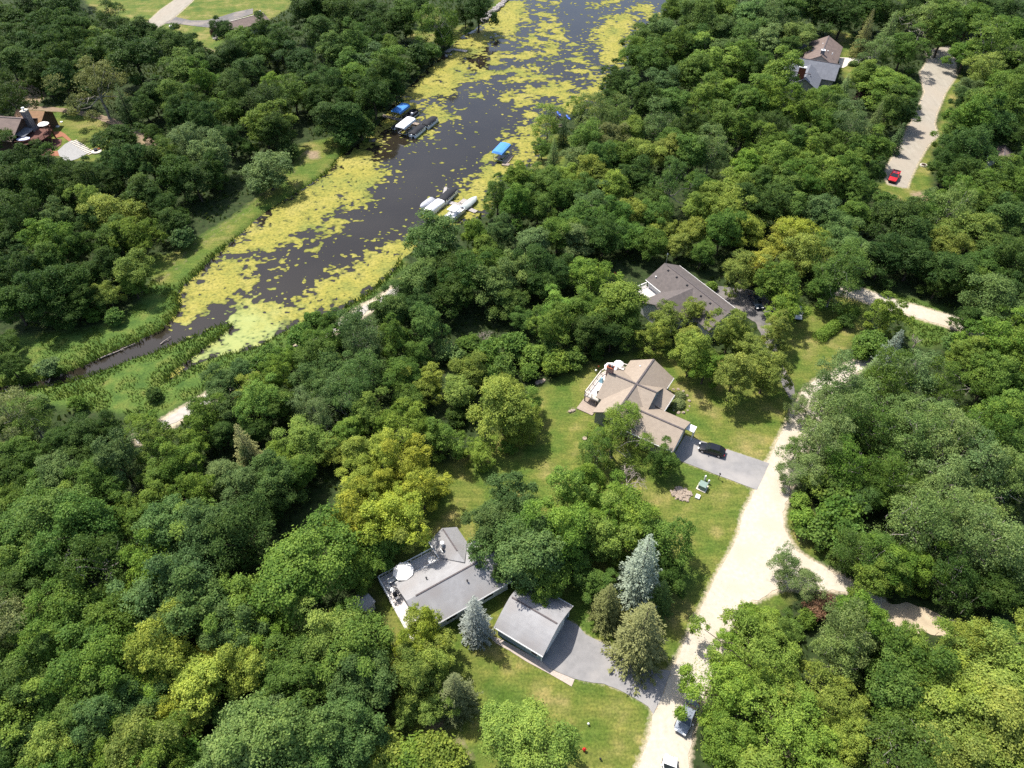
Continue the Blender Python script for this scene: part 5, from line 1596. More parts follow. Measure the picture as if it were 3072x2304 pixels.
# ---- dark-roofed house behind the trees
A4 = math.radians(-58.0)
e4 = (math.cos(A4), math.sin(A4))
n4 = (-e4[1], e4[0])
O4 = (e4[0] * -77.6 + n4[0] * 92.6, e4[1] * -77.6 + n4[1] * 92.6)
h4 = House('dark_roofed_house', 'charcoal roofed house half hidden by yellow green trees', O4, A4)
h4.gable(-9.6, 9.6, -4.7, 4.7, 3.0, 5.5, M_ROOF_DARK, 'x', None, M_SIDE_LT, 0.45)
MB().box((0.1, 0, 5.52), (17.6, 0.24, 0.07)).obj('ridge_vent', M_RIDGE, h4.root)
h4.gable(-4.6, 4.2, -10.5, 0.2, 3.0, 5.3, M_ROOF_DARK, 'y', None, M_SIDE_LT, 0.45)
for x in (-7.5, -4.8, -1.6, 2.5, 5.2, 7.6):
    h4.boxvent(x, -0.7 if x % 2 else 0.7, 5.1)
h4.vent(-8.3, -3.2, 3.8, 0.3, 0.1, M_WHITE)
h4.fascia((-9.6, 4.73), (9.6, 4.73), 2.96)
h4.fascia((-9.6, -4.73), (-4.7, -4.73), 2.96)
h4.deck([[(-9.6, -8.2), (-5.0, -8.2), (-5.0, -4.3), (-9.6, -4.3)]], 1.3, M_DECK)
h4.railing([(-9.5, -4.4), (-9.5, -8.1), (-5.1, -8.1)], 1.3, M_WHITE, 0.95, 1.5)
h4.posts([(-9.5, -8.1), (-5.1, -8.1), (-9.5, -4.5)], 1.3, M_WHITE)
an = MB().tube((-9.2, 0, 5.3), (-9.2, 0, 8.0), 0.035, 0.03, 5)
an.tube((-9.2, 0, 8.0), (-9.2, 0, 8.25), 0.16, 0.05, 7)
an.obj('weather_mast', M_METAL, h4.root)
h4.window((3.0, 4.28, 1.5), 1.6, 1.2, 'y+')
h4.window((-3.0, 4.28, 1.5), 1.6, 1.2, 'y+')
for k in range(2):
    MB().box((4.2 + 3.0 * k - 0.6, 4.29, 1.1), (2.5, 0.06, 2.1)).obj('garage_door', M_WHITE, h4.root)

# ---- house with the slate and brown roofs at upper right
A5 = math.radians(65.5)
O5 = (102.0, 240.2)
h5 = House('slate_roofed_house', 'large house with brown and slate grey roofs and brick chimney', O5, A5)
h5.gable(-9.2, 9.2, -5.4, 5.4, 3.2, 6.0, M_ROOF_BROWN, 'x', M_RIDGE, M_SIDE_TAN, 0.5)
h5.gable(-19.5, -9.0, -6.4, 9.4, 3.0, 6.2, M_ROOF_SLATE, 'y', M_RIDGE, M_SIDE_TAN, 0.5)
h5.gable(-28.5, -16.5, -2.4, 6.4, 3.0, 5.7, M_ROOF_SLATE, 'x', None, M_SIDE_TAN, 0.5)
h5.gable(-27.5, -20.5, 0.9, 10.8, 3.0, 5.6, M_ROOF_SLATE, 'y', M_RIDGE, M_SIDE_TAN, 0.5)
c5 = to_local(U(2409, 204, 8.2), O5, A5)
h5.chimney(c5, (1.1, 2.0), 0, 8.4, M_BRICKRED, M_METAL, 1, M_WHITE)
h5.chimney((-7.0, -0.1), (0.9, 1.2), 4.5, 6.9, M_STONE, M_METAL, 1, M_WHITE)
for x in (-1.5, 1.3):
    MB().box((x, 3.4, 4.35), (0.8, 1.3, 0.14)).obj('skylight', M_GLASS, h5.root)
for x, y in ((2.5, 0.9), (-3.0, -1.4), (-4.5, -3.0)):
    h5.vent(x, y, 5.3, 0.35, 0.12, M_WHITE)
for y in (-4.0, 0.5, 4.0):
    h5.window((-9.4 + 0.33 - 19.0 + 10.6 - 0.6, y, 1.6), 1.2, 1.2, 'x-')
h5.window((0, -4.93, 1.6), 1.6, 1.3, 'y-')
h5.window((4, -4.93, 1.6), 1.6, 1.3, 'y-')
gz = thing('gazebo', 'dark roofed gazebo beside the brown roof', 'gazebo', (*U(2404, 165), 0), A5)
for sx in (-1, 1):
    for sy in (-1, 1):
        MB().box((sx * 1.6, sy * 1.6, 1.2), (0.16, 0.16, 2.4)).obj('post', M_WOOD, gz)
MB().add([(-2, -2, 2.4), (2, -2, 2.4), (2, 2, 2.4), (-2, 2, 2.4), (0, 0, 3.6)], [[0, 1, 4], [1, 2, 4], [2, 3, 4], [3, 0, 4], [3, 2, 1, 0]]).obj('roof', M_ROOF_SLATE, gz)
MB().box((0, 0, 0.1), (4, 4, 0.2)).obj('floor_platform', M_WOOD, gz)

# ---- house with red deck at far left
A6 = math.radians(-7.0)
h6 = House('red_decked_house', 'brown roofed lodge with stone chimney and raised red deck', (-140.6, 187.9), A6)
h6.gable(-9.0, 7.2, -7.6, 6.4, 3.8, 7.0, M_ROOF_BROWN, 'x', M_RIDGE, M_SIDE_WOOD, 0.9)
h6.gable(0.0, 8.6, 3.0, 11.0, 3.4, 5.6, M_ROOF_CEDAR, 'x', None, M_SIDE_WOOD, 0.6)
pr = MB()
slab(pr, [(6.2, -4.6, 4.2), (8.6, -4.6, 3.7), (8.6, 0.2, 3.7), (6.2, 0.2, 4.2)])
pr.obj('porch_roof', M_ROOF_SLATE, h6.root)
ch = MB()
ch.loft([[(6.4, -0.9 + k, z) for k in ()] for z in ()], False) if False else None
ch.prism([(6.25, 0.5), (7.9, 0.5), (7.9, 3.1), (6.25, 3.1)], 0, 3.2)
ch.prism([(6.35, 0.9), (7.6, 0.9), (7.6, 2.7), (6.35, 2.7)], 3.2, 8.0)
cho = ch.obj('chimney', M_STONE, h6.root)
MB().box((6.98, 1.8, 8.1), (1.5, 2.0, 0.2)).obj('chimney_cap', M_SLAB, cho)
fl = MB().tube((6.98, 1.8, 8.2), (6.98, 1.8, 8.8), 0.2, 0.2, 8)
fl.tube((6.98, 1.8, 8.8), (6.98, 1.8, 8.95), 0.45, 0.4, 10)
fl.obj('flue', M_WHITE, cho)
h6.window((6.36, -2.4, 2.4), 3.4, 2.2, 'x+', M_SIDE_WOOD)
h6.window((6.36, -5.2, 2.4), 1.4, 2.0, 'x+', M_SIDE_WOOD)
D6 = 2.6
h6.deck([[(6.4, -7.2), (9.6, -6.9), (12.6, -4.2), (13.2, -0.5), (11.8, 3.0), (6.4, 3.2)]], D6, M_DECKRED)
h6.railing([(6.4, -7.1), (9.5, -6.8), (12.5, -4.15), (13.1, -0.5), (11.7, 2.9), (8.0, 3.1)], D6, M_DECKRED, 1.0, 1.6)
h6.posts([(9.5, -6.7), (12.4, -4.1), (13.0, -0.5), (11.6, 2.8), (9.0, 3.0), (7.0, -6.9)], D6, M_DECKRED, 0.14)
MB().prism([(6.5, -8.6), (14.5, -7.0), (15.5, -1.0), (14.0, 2.0), (6.5, 2.0)], -0.1, 0.1).obj('lower_deck', M_DECKRED, h6.root)
umbrella(L2W(h6, 11.3, 1.2, D6), 'white umbrella on the red deck beside the stone chimney', 1.5, 2.2)
ob = thing('covered_hot_tub', 'pale oval covered tub on the red deck', 'tub', L2W(h6, 8.6, -5.0, D6), A6 + 0.3)
MB().prism([(1.7 * math.cos(k * 0.3927), 0.95 * math.sin(k * 0.3927)) for k in range(16)], 0, 0.75).obj('tub_body', M_SIDE_WOOD, ob)
MB().prism([(1.75 * math.cos(k * 0.3927), 1.0 * math.sin(k * 0.3927)) for k in range(16)], 0.76, 0.88).obj('tub_cover', pm('pale_lilac_cover', (0.5, 0.52, 0.68), (0.42, 0.44, 0.6), scale=2, rough=0.6), ob)
chair(L2W(h6, 13.0, -5.6, 0.1), 0.5, 'pale metal chair on the lower red deck', M_METAL)

# gravel circle, pavers, stepping stones of that garden
gp = G(0, 0, [(460, 912), (420, 935), (372, 980), (385, 1010), (440, 1050), (500, 1030), (560, 1000), (590, 985), (540, 945), (500, 915)])
o = MB().prism(ragged(gp, 0.8, 0.12, 4), -0.05, 0.06).obj('pebble_patio', M_PEBBLE)
tag(o, 'grey pebble patio in the garden of the red decked house', None, None, 'structure')
pv = G(0, 0, [(345, 855), (395, 853), (425, 870), (465, 910), (448, 918), (405, 885), (360, 895)])
o = MB().prism(pv, -0.05, 0.075).obj('paver_path', M_PAVER)
tag(o, 'red paver path from the red deck to the pebble patio', None, None, 'structure')
pv = G(0, 0, [(325, 985), (375, 978), (385, 1012), (330, 1010)])
o = MB().prism(pv, -0.05, 0.075).obj('paver_path', M_PAVER)
tag(o, 'small red paver strip below the red decked house', None, None, 'structure')
st_line = G(0, 0, [(478, 918), (600, 1000)])
st = thing('stepping_stone_row', 'row of cream stepping slabs along the pebble patio', 'slabs', (*st_line[0], 0.06))
a0, a1 = Vector(st_line[0]), Vector(st_line[1])
an_ = math.atan2(a1.y - a0.y, a1.x - a0.x)
slab_me = MB().box((0, 0, 0.05), (0.42, 1.9, 0.10)).mesh('stone_slab', M_SLAB)
for k in range(11):
    p = a0.lerp(a1, k / 10.5) - a0
    o = bpy.data.objects.new('stone_slab', slab_me)
    COL.objects.link(o)
    o.parent = st
    o.location = (p.x, p.y, 0)
    o.rotation_euler = (0, 0, an_ + 0.05 * math.sin(k * 3))

rock_meshes = []
for s in range(4):
    bm_ = MB()
    rng_ = random.Random(s)
    ring = []
    for lev, (rr, zz) in enumerate(((0.8, 0.0), (1.0, 0.35), (0.75, 0.75), (0.25, 0.95))):
        ring.append([(rr * 0.5 * math.cos(k * 1.047) * rng_.uniform(0.75, 1.2), rr * 0.5 * math.sin(k * 1.047) * rng_.uniform(0.75, 1.2), zz * 0.6 * rng_.uniform(0.85, 1.1)) for k in range(6)])
    bm_.loft(ring)
    rock_meshes.append(bm_)

def rocks(name, label, pts, mats, smin, smax, seed, cat='rocks', z=0.0):
    rng_ = random.Random(seed)
    c = (sum(p[0] for p in pts) / len(pts), sum(p[1] for p in pts) / len(pts))
    t = thing(name, label, cat, (c[0], c[1], z))
    mes = [b.mesh('rock', mats) for b in rock_meshes]
    for p in pts:
        o = bpy.data.objects.new('rock', mes[rng_.randrange(4)])
        COL.objects.link(o)
        o.parent = t
        s = rng_.uniform(smin, smax)
        o.scale = (s * rng_.uniform(0.8, 1.4), s, s * rng_.uniform(0.6, 1.0))
        o.location = (p[0] - c[0], p[1] - c[1], -0.04)
        o.rotation_euler = (rng_.uniform(-.2, .2), rng_.uniform(-.2, .2), rng_.uniform(0, 6.28))
    return t

def ring_pts(c, rx, ry, n):
    return [(c[0] + rx * math.cos(6.2832 * k / n), c[1] + ry * math.sin(6.2832 * k / n)) for k in range(n)]

def scatter(poly, n, seed):
    rng_ = np.random.default_rng(seed)
    P = np.array(poly)
    X = rng_.uniform(P[:, 0].min(), P[:, 0].max(), n * 6)
    Y = rng_.uniform(P[:, 1].min(), P[:, 1].max(), n * 6)
    ok = sdf(poly, X, Y) > 0
    return list(zip(X[ok][:n], Y[ok][:n]))

fp = U(*q(0, 0, 286, 769))
MB().prism([(fp[0] + 1.5 * math.cos(k * .3927), fp[1] + 1.5 * math.sin(k * .3927)) for k in range(16)], -0.05, 0.07).obj('planting_bed', M_MULCH)['kind'] = 'structure'
rocks('stone_ring', 'cream stone ring round a dark bed by the dirt track', ring_pts(fp, 1.75, 1.75, 20), M_SLAB, 0.7, 0.95, 3, 'stone ring')
fc = U(*q(0, 0, 628, 985))
pit = thing('fire_pit_seat', 'cream stone seat with dark fire bowl at the slab row end', 'fire pit', (*fc, 0))
MB().prism([(1.5 * math.cos(k * .3927), 1.3 * math.sin(k * .3927)) for k in range(16)], 0, 0.3).obj('stone_base', M_SLAB, pit)
MB().tube((-0.3, 0.3, 0.3), (-0.3, 0.3, 0.75), 0.4, 0.6, 12).obj('fire_bowl', M_DARK, pit)
MB().box((0.4, 0.9, 0.5), (0.6, 0.5, 0.4)).obj('cushion', M_ORANGE, pit)
for zx, zy, r_, lb in ((375, 820, 0.55, 'white round lid in the lawn of the red decked house, nearer one'), (398, 791, 0.4, 'cream flat stone in the lawn of the red decked house, farther one')):
    p = U(*q(0, 0, zx, zy))
    t = thing('septic_lid', lb, 'lid', (*p, 0))
    MB().tube((0, 0, -0.05), (0, 0, 0.12), r_, r_ * 0.95, 14).obj('lid', M_WHITE, t)
    MB().tube((0, 0, 0.12), (0, 0, 0.16), r_ * 0.3, r_ * 0.25, 8).obj('knob', M_SLAB, t)

# ---- roof glimpsed by the upper-left driveway, a few more roofs between the trees
A7p, A7q = U(*q(0, 0, 1415, 150), 5.0), U(*q(0, 0, 1705, 74), 5.0)
a7 = math.atan2(A7q[1] - A7p[1], A7q[0] - A7p[0])
L7 = math.hypot(A7q[0] - A7p[0], A7q[1] - A7p[1])
h7 = House('hillside_house', 'brown roofed house by the curved driveway at upper left', ((A7p[0] + A7q[0]) / 2, (A7p[1] + A7q[1]) / 2), a7)
h7.gable(-L7 / 2, L7 / 2, -4.2, 4.2, 3.0, 4.6, M_ROOF_BROWN, 'x', M_SLAB, M_SIDE_TAN, 0.5)
h7.vent(L7 / 2 - 1, 0.6, 4.6, 0.6, 0.3, M_METAL)
h7.window((0, -3.72, 1.5), 1.6, 1.2, 'y-')
for nm, (zx, zy), ang, w_, d_, mat, lb in (('small_house', (750, 880), 0.4, 7.0, 5.0, M_ROOF_BROWN, 'brown roofed cottage buried in the wood below the slate roofed house'),
                                          ('small_house', (2060, 1030), 1.1, 8.0, 6.0, M_ROOF_BROWN, 'pale sided house half hidden by trees at the upper right edge')):
    p = U(*q(2, 0, zx, zy), 2.0)
    hh = House(nm, lb, p, ang)
    hh.gable(-w_ / 2, w_ / 2, -d_ / 2, d_ / 2, 2.7, 4.2, mat, 'x', M_RIDGE, M_SIDE_LT, 0.35)
    hh.window((0, -d_ / 2 + 0.33, 1.5), 1.4, 1.1, 'y-')
    hh.vent(1.0, 0.8, 3.9)
p = U(*q(1, 2, 125, 610), 1.5)
sh = House('garden_shed', 'small grey garden shed under the big feathery tree', p, 0.9, None, 'shed')
sh.gable(-1.7, 1.7, -1.4, 1.4, 2.0, 2.8, M_ROOF_GREY, 'x', None, M_SIDE_LT, 0.2)
MB().box((1.52, 0, 0.9), (0.05, 0.9, 1.8)).obj('door', M_WHITE, sh.root)
sh.window((0, -1.22, 1.2), 0.6, 0.5, 'y-')

# ------------------------------------------------------------------ vehicles (x forward, wheels on z = 0)
def car(name, label, loc, rz, paint, L_=4.5, W=1.8, H_=1.48, kind='hatch', cat='car'):
    t = thing(name, label, cat, loc, rz)
    hl, hw = L_ / 2, W / 2
    zb, zs = 0.28, H_ * 0.60
    def ring(x, w0, z0, z1, w1=None):
        w1 = w0 * 0.93 if w1 is None else w1
        zm = z0 + (z1 - z0) * 0.62
        return [(x, -w0 * 0.92, z0), (x, -w0, z0 + 0.12), (x, -w0, zm), (x, -w1, z1), (x, w1, z1), (x, w0, zm), (x, w0, z0 + 0.12), (x, w0 * 0.92, z0)]
    hood = zs * 0.93
    if kind == 'pickup':
        st = [(-hl, hw * 0.96, zb + 0.1, zs), (-hl + 0.1, hw, zb, zs), (-0.9, hw, zb, zs), (1.0, hw, zb, zs), (hl - 1.0, hw, zb, zs * 0.98), (hl - 0.2, hw * 0.95, zb, hood * 0.95), (hl, hw * 0.85, zb + 0.12, hood * 0.78)]
    else:
        tail = zs * (1.02 if kind in ('hatch', 'suv') else 0.98)
        st = [(-hl, hw * 0.80, zb + 0.18, tail * 0.86), (-hl + 0.14, hw * 0.93, zb + 0.05, tail * 0.98), (-hl + 0.7, hw, zb, tail), (0, hw, zb, zs), (hl - 1.2, hw, zb, hood), (hl - 0.45, hw * 0.94, zb, hood * 0.86), (hl - 0.1, hw * 0.80, zb + 0.05, hood * 0.74), (hl, hw * 0.62, zb + 0.15, hood * 0.62)]
    b = MB().loft([ring(*s) for s in st]).obj('body', paint, t, True)
    bevel(b, 0.05, 2)
    # cabin: roof shell in body colour over dark glass
    if kind == 'pickup':
        xs = (-0.75, -0.6, 0.45, 1.25)
    elif kind == 'hatch':
        xs = (-hl + 0.25, -hl + 1.05, 0.25, hl - 1.25)
    elif kind == 'suv':
        xs = (-hl + 0.15, -hl + 0.55, 0.45, hl - 1.15)
    else:
        xs = (-hl + 0.75, -hl + 1.5, 0.35, hl - 1.3)
    wb, wr = hw * 0.93, hw * 0.74
    P = [(xs[0], -wb, zs), (xs[3], -wb, zs), (xs[3], wb, zs), (xs[0], wb, zs), (xs[1], -wr, H_ - 0.03), (xs[2], -wr, H_ - 0.03), (xs[2], wr, H_ - 0.03), (xs[1], wr, H_ - 0.03)]
    gl = MB().add(P, [[0, 1, 5, 4], [1, 2, 6, 5], [2, 3, 7, 6], [3, 0, 4, 7], [4, 5, 6, 7]]).obj('glass', M_GLASS, t)
    rf = MB().prism([(xs[1] - 0.04, -wr), (xs[2] + 0.05, -wr), (xs[2] + 0.05, wr), (xs[1] - 0.04, wr)], H_ - 0.045, H_ + 0.015).obj('roof_panel', paint, t)
    bevel(rf, 0.02, 2)
    for sy in (-1, 1):
        for xa_, xb_ in ((xs[1], xs[0]), (xs[2], xs[3])):
            MB().tube((xa_, sy * wr, H_ - 0.01), (xb_, sy * wb, zs), 0.045, 0.045, 5).obj('pillar', paint, t)
        MB().tube(((xs[1] + xs[2]) / 2, sy * (wr + 0.005), H_ - 0.02), ((xs[1] + xs[2]) / 2 + 0.05, sy * (wb + 0.005), zs), 0.04, 0.04, 5).obj('pillar', paint, t)
        m = MB().box((xs[3] - 0.35, sy * (hw + 0.09), zs + 0.08), (0.14, 0.2, 0.14)).obj('mirror', paint, t)
        MB().box((hl - 0.12, sy * hw * 0.62, hood * 0.72), (0.22, 0.38, 0.13)).obj('headlight', M_LAMP, t)
        MB().box((-hl + 0.06, sy * hw * 0.72, zs * 0.84), (0.14, 0.32, 0.16)).obj('tail_light', M_TAIL, t)
        for xw in (-hl + L_ * 0.19, hl - L_ * 0.19):
            r = 0.33 if kind != 'pickup' else 0.40
            y = sy * (hw - 0.09)
            w_ = MB().tube((xw, y - 0.11, r), (xw, y + 0.11, r), r, r, 16).obj('tyre', M_TYRE, t)
            MB().tube((xw, y + sy * 0.112 - 0.01, r), (xw, y + sy * 0.112 + 0.01, r), r * 0.62, r * 0.62, 12).obj('rim', M_RIM, w_)
    MB().box((hl - 0.02, 0, zb + 0.16), (0.06, hw * 1.1, 0.2)).obj('front_grille', M_DARK, t)
    MB().box((-hl + 0.02, 0, zb + 0.12), (0.08, hw * 1.5, 0.16)).obj('rear_bumper', M_DARK, t)
    if kind == 'pickup':
        bd = MB().box((-hl + 1.05, 0, zs + 0.004), (1.75, W * 0.78, 0.02)).obj('bed_liner', M_DARK, t)
        for sy in (-1, 1):
            MB().box((-hl + 1.05, sy * hw * 0.9, zs + 0.04), (1.95, 0.14, 0.1)).obj('bed_rail', paint, t)
        MB().box((-hl + 0.08, 0, zs + 0.04), (0.12, W * 0.85, 0.1)).obj('tailgate', M_DARK, t)
        MB().box((hl - 0.05, 0, zb + 0.22), (0.2, W * 0.98, 0.3)).obj('front_bumper', M_DARK, t)
        MB().box((0.0, 0, H_ + 0.02), (0.5, 0.7, 0.03)).obj('sunroof', M_GLASS, t)
    return t

cpos = U(1960 + 968 * 0.1808, 1240 + 600 * 0.1808, 0.6)
car('black_hatchback', 'shiny black hatchback on the tan house driveway', (*cpos, 0.05), math.radians(157.5), M_BLACKP, 4.55, 1.82, 1.48, 'hatch')
ppos = U(2620 + 880 * 0.0723, 460 + 940 * 0.0723, 0.8)
car('red_pickup', 'bright red pickup truck with black bumper on the upper gravel road', (*ppos, 0.04), math.radians(238), M_RED, 5.7, 2.05, 1.8, 'pickup', 'truck')
p4 = U(1900 + 1630 * 0.226, 740 + 730 * 0.226, 0.6)
car('dark_blue_car', 'dark blue car in tree shade on the worn driveway', (*p4, 0.05), math.radians(-82), M_NAVYP, 4.6, 1.82, 1.5, 'sedan')
p5 = U(*q(2, 1, 742, 365), 0.6)
car('silver_car', 'silver car parked on grass under the bright tree', (*p5, 0.02), math.radians(-100), M_SILVERP, 4.4, 1.8, 1.6, 'suv')
p6 = U(2060, 2150, 0.6)
car('grey_car', 'blue grey car half under the maple on the gravel road', (*p6, 0.04), math.radians(-122), M_GREYP, 4.7, 1.85, 1.5, 'sedan')
p7 = U(2003, 2325, 0.6)
car('white_car', 'white car at the bottom edge on the gravel road', (*p7, 0.04), math.radians(70), M_WHITEP, 4.6, 1.82, 1.5, 'hatch')

# ------------------------------------------------------------------ boats and docks
def hull_ring(x, w, z0, z1, n=7, keel=0.0):
    r = []
    for k in range(n):
        a = k / (n - 1)
        y = -w + 2 * w * a
        s = abs(2 * a - 1)
        r.append((x, y * (0.72 + 0.28 * s), z0 + (z1 - z0) * s ** 2.2))
    r += [(x, w * 0.97, z1), (x, -w * 0.97, z1)]
    return r

def runabout(label, loc, rz, hull, cover, L_=5.8, W=2.2, cover_h=0.55, group=None):
    t = thing('covered_boat', label, 'boat', loc, rz, group)
    hl = L_ / 2
    st = [(-hl, W / 2 * 0.92, -0.15, 0.72), (-hl * 0.3, W / 2, -0.22, 0.74), (hl * 0.35, W / 2 * 0.94, -0.2, 0.80), (hl * 0.75, W / 2 * 0.60, -0.02, 0.88), (hl, 0.10, 0.45, 0.95)]
    MB().loft([hull_ring(*s) for s in st]).obj('hull', hull, t, False)
    rings = []
    for s_, (x, w, z0, z1) in enumerate(st):
        hgt = cover_h * (0.75, 1.0, 0.95, 0.5, 0.1)[s_]
        rings.append([(x * 0.985, -w * 1.02, z1 - 0.10), (x * 0.985, -w * 0.98, z1 + 0.05), (x * 0.97, -w * 0.45, z1 + hgt * 0.8), (x * 0.97, 0, z1 + hgt), (x * 0.97, w * 0.45, z1 + hgt * 0.8), (x * 0.985, w * 0.98, z1 + 0.05), (x * 0.985, w * 1.02, z1 - 0.10)])
    MB().loft(rings, True, False).obj('cover', cover, t, True)
    m = MB().box((-hl - 0.22, 0, 0.75), (0.42, 0.42, 0.55), taper=0.7)
    m.box((-hl - 0.18, 0, 0.1), (0.16, 0.14, 1.0))
    m.obj('outboard_motor', M_DARK, t)
    return t

def pontoon(label, loc, rz, side, cover=None, L_=7.0, W=2.5, canopy=None, group=None, motor=None, seats=None):
    t = thing('pontoon_boat', label, 'boat', loc, rz, group)
    hl, hw = L_ / 2, W / 2
    for sy in (-1, 1):
        m = MB().tube((-hl, sy * (hw - 0.32), 0.15), (hl - 0.6, sy * (hw - 0.32), 0.15), 0.3, 0.3, 12)
        m.tube((hl - 0.6, sy * (hw - 0.32), 0.15), (hl, sy * (hw - 0.32), 0.3), 0.3, 0.06, 12)
        m.obj('pontoon_tube', M_ALU, t, True)
    out = [(-hl + 0.1, -hw), (hl - 0.7, -hw), (hl - 0.15, -hw * 0.62), (hl - 0.15, hw * 0.62), (hl - 0.7, hw), (-hl + 0.1, hw)]
    MB().prism(out, 0.45, 0.58).obj('deck', side, t)
    f = MB()
    n = len(out)
    for i in range(n):
        a, b = out[i], out[(i + 1) % n]
        f.box(((a[0] + b[0]) / 2 * 0.985, (a[1] + b[1]) / 2 * 0.985, 0.92), (math.hypot(b[0] - a[0], b[1] - a[1]) * 0.97, 0.05, 0.62), math.atan2(b[1] - a[1], b[0] - a[0]))
    f.obj('side_fence', side, t)
    if cover:
        rings = []
        for x, k, hgt in ((-hl + 0.02, 0.90, 0.12), (-hl + 0.5, 1.0, 0.35), (-hl * 0.2, 1.0, 0.52), (hl * 0.35, 1.0, 0.40), (hl - 0.75, 0.98, 0.22), (hl - 0.12, 0.62, 0.06)):
            w_ = hw * k * 1.02
            rings.append([(x, -w_, 0.98), (x, -w_ * 0.98, 1.24), (x, -w_ * 0.5, 1.24 + hgt * 0.8), (x, 0, 1.24 + hgt), (x, w_ * 0.5, 1.24 + hgt * 0.8), (x, w_ * 0.98, 1.24), (x, w_, 0.98)])
        MB().loft(rings, True, False).obj('cover', cover, t, True)
    else:
        for sx, ln in ((-hl * 0.55, 1.6), (hl * 0.35, 2.0)):
            for sy in (-1, 1):
                MB().box((sx, sy * hw * 0.68, 0.85), (ln, 0.55, 0.5)).obj('seat_bench', seats or M_WHITEC, t)
        MB().box((-hl * 0.05, -hw * 0.35, 0.98), (0.5, 0.6, 0.8)).obj('helm_console', M_WHITEC, t)
    if canopy:
        for sx in (-1, 1):
            for sy in (-1, 1):
                MB().tube((canopy[0] + sx * 0.9, sy * hw * 0.95, 1.2), (canopy[0] + sx * 1.2, sy * hw * 0.9, 2.25), 0.025, 0.025, 5).obj('canopy_pole', M_ALU, t)
        rings = []
        for x in (-1.4, -0.7, 0, 0.7, 1.4):
            rings.append([(canopy[0] + x, hw * y, 2.25 + 0.16 * math.cos(y * 1.5) * (1 - abs(x) * 0.2)) for y in (-1, -0.5, 0, 0.5, 1)])
        o = MB().loft(rings, False, False).obj('canopy', canopy[1], t, True)
        so_ = o.modifiers.new('thick', 'SOLIDIFY')
        so_.thickness = 0.03
    if motor:
        m = MB().box((-hl - 0.25, 0, 0.85), (0.45, 0.42, 0.6), taper=0.75)
        m.box((-hl - 0.2, 0, 0.2), (0.16, 0.14, 0.9))
        m.obj('outboard_motor', motor, t)
    return t

def lift(label, loc, rz, cloth, L_=6.6, W=2.9, top=2.7, group='boat lifts with canopies'):
    t = thing('boat_lift', label, 'boat lift', loc, rz, group)
    hl, hw = L_ / 2, W / 2
    prof = [(-hw, top - 0.75), (-hw, top - 0.12), (-hw * 0.72, top + 0.04), (0, top + 0.14), (hw * 0.72, top + 0.04), (hw, top - 0.12), (hw, top - 0.75)]
    rings = [[(-hl, y * 0.96, min(z, top - 0.35) if 0 < k < 6 else z + 0.1) for k, (y, z) in enumerate(prof)]]
    rings += [[(x, y, z) for y, z in prof] for x in (-hl + 0.35, -hl * 0.3, hl * 0.3, hl - 0.35)]
    rings += [[(hl, y * 0.96, min(z, top - 0.35) if 0 < k < 6 else z + 0.1) for k, (y, z) in enumerate(prof)]]
    o = MB().loft(rings, False, False).obj('canopy', cloth, t, False)
    so_ = o.modifiers.new('thick', 'SOLIDIFY')
    so_.thickness = 0.03
    for sx in (-1, 1):
        for sy in (-1, 1):
            MB().tube((sx * hl * 0.72, sy * hw * 0.95, -1.2), (sx * hl * 0.72, sy * hw * 0.95, top - 0.25), 0.05, 0.05, 6).obj('lift_post', M_ALU, t)
        MB().tube((sx * hl * 0.72, -hw * 0.95, 0.3), (sx * hl * 0.72, hw * 0.95, 0.3), 0.05, 0.05, 6).obj('cross_beam', M_ALU, t)
    for sy in (-1, 1):
        MB().tube((-hl * 0.72, sy * hw * 0.95, 0.35), (hl * 0.72, sy * hw * 0.95, 0.35), 0.05, 0.05, 6).obj('side_beam', M_ALU, t)
    return t

def dock(label, segs, mat, z=0.25):
    """each segment: centre line and width; planks are parts of their section"""
    p0 = Vector(segs[0][0])
    t = thing('dock', label, 'dock', (p0.x, p0.y, WZ))
    for a, b, w_ in segs:
        a, b = Vector(a) - p0, Vector(b) - p0
        L_ = (b - a).length
        an = math.atan2(b.y - a.y, b.x - a.x)
        mid = (a + b) / 2
        sec = MB().box((mid.x, mid.y, z - 0.12), (L_, w_ * 0.92, 0.14), an).obj('dock_frame', M_WOOD, t)
        n = max(2, int(L_ / 0.32))
        pk = MB().box((0, 0, 0), (L_ / n - 0.03, w_, 0.05)).mesh('plank', mat)
        for k in range(n):
            c = a.lerp(b, (k + 0.5) / n)
            o = bpy.data.objects.new('plank', pk)
            COL.objects.link(o)
            o.parent = sec
            o.location = (c.x, c.y, z + 0.012 * math.sin(k * 2.3))
            o.rotation_euler = (0, 0, an)
        nn = Vector((-math.sin(an), math.cos(an)))
        for e in (a, b):
            for s_ in (-1, 1):
                c = e + nn * (s_ * w_ * 0.5)
                MB().tube((c.x, c.y, -1.4), (c.x, c.y, z + 0.35), 0.06, 0.06, 6).obj('dock_post', M_WOOD, t)
    return t

def zp(o, w_, x, y, z=WZ):
    k = w_ / 2212.0
    return U(o[0] + k * x, o[1] + k * y, z)

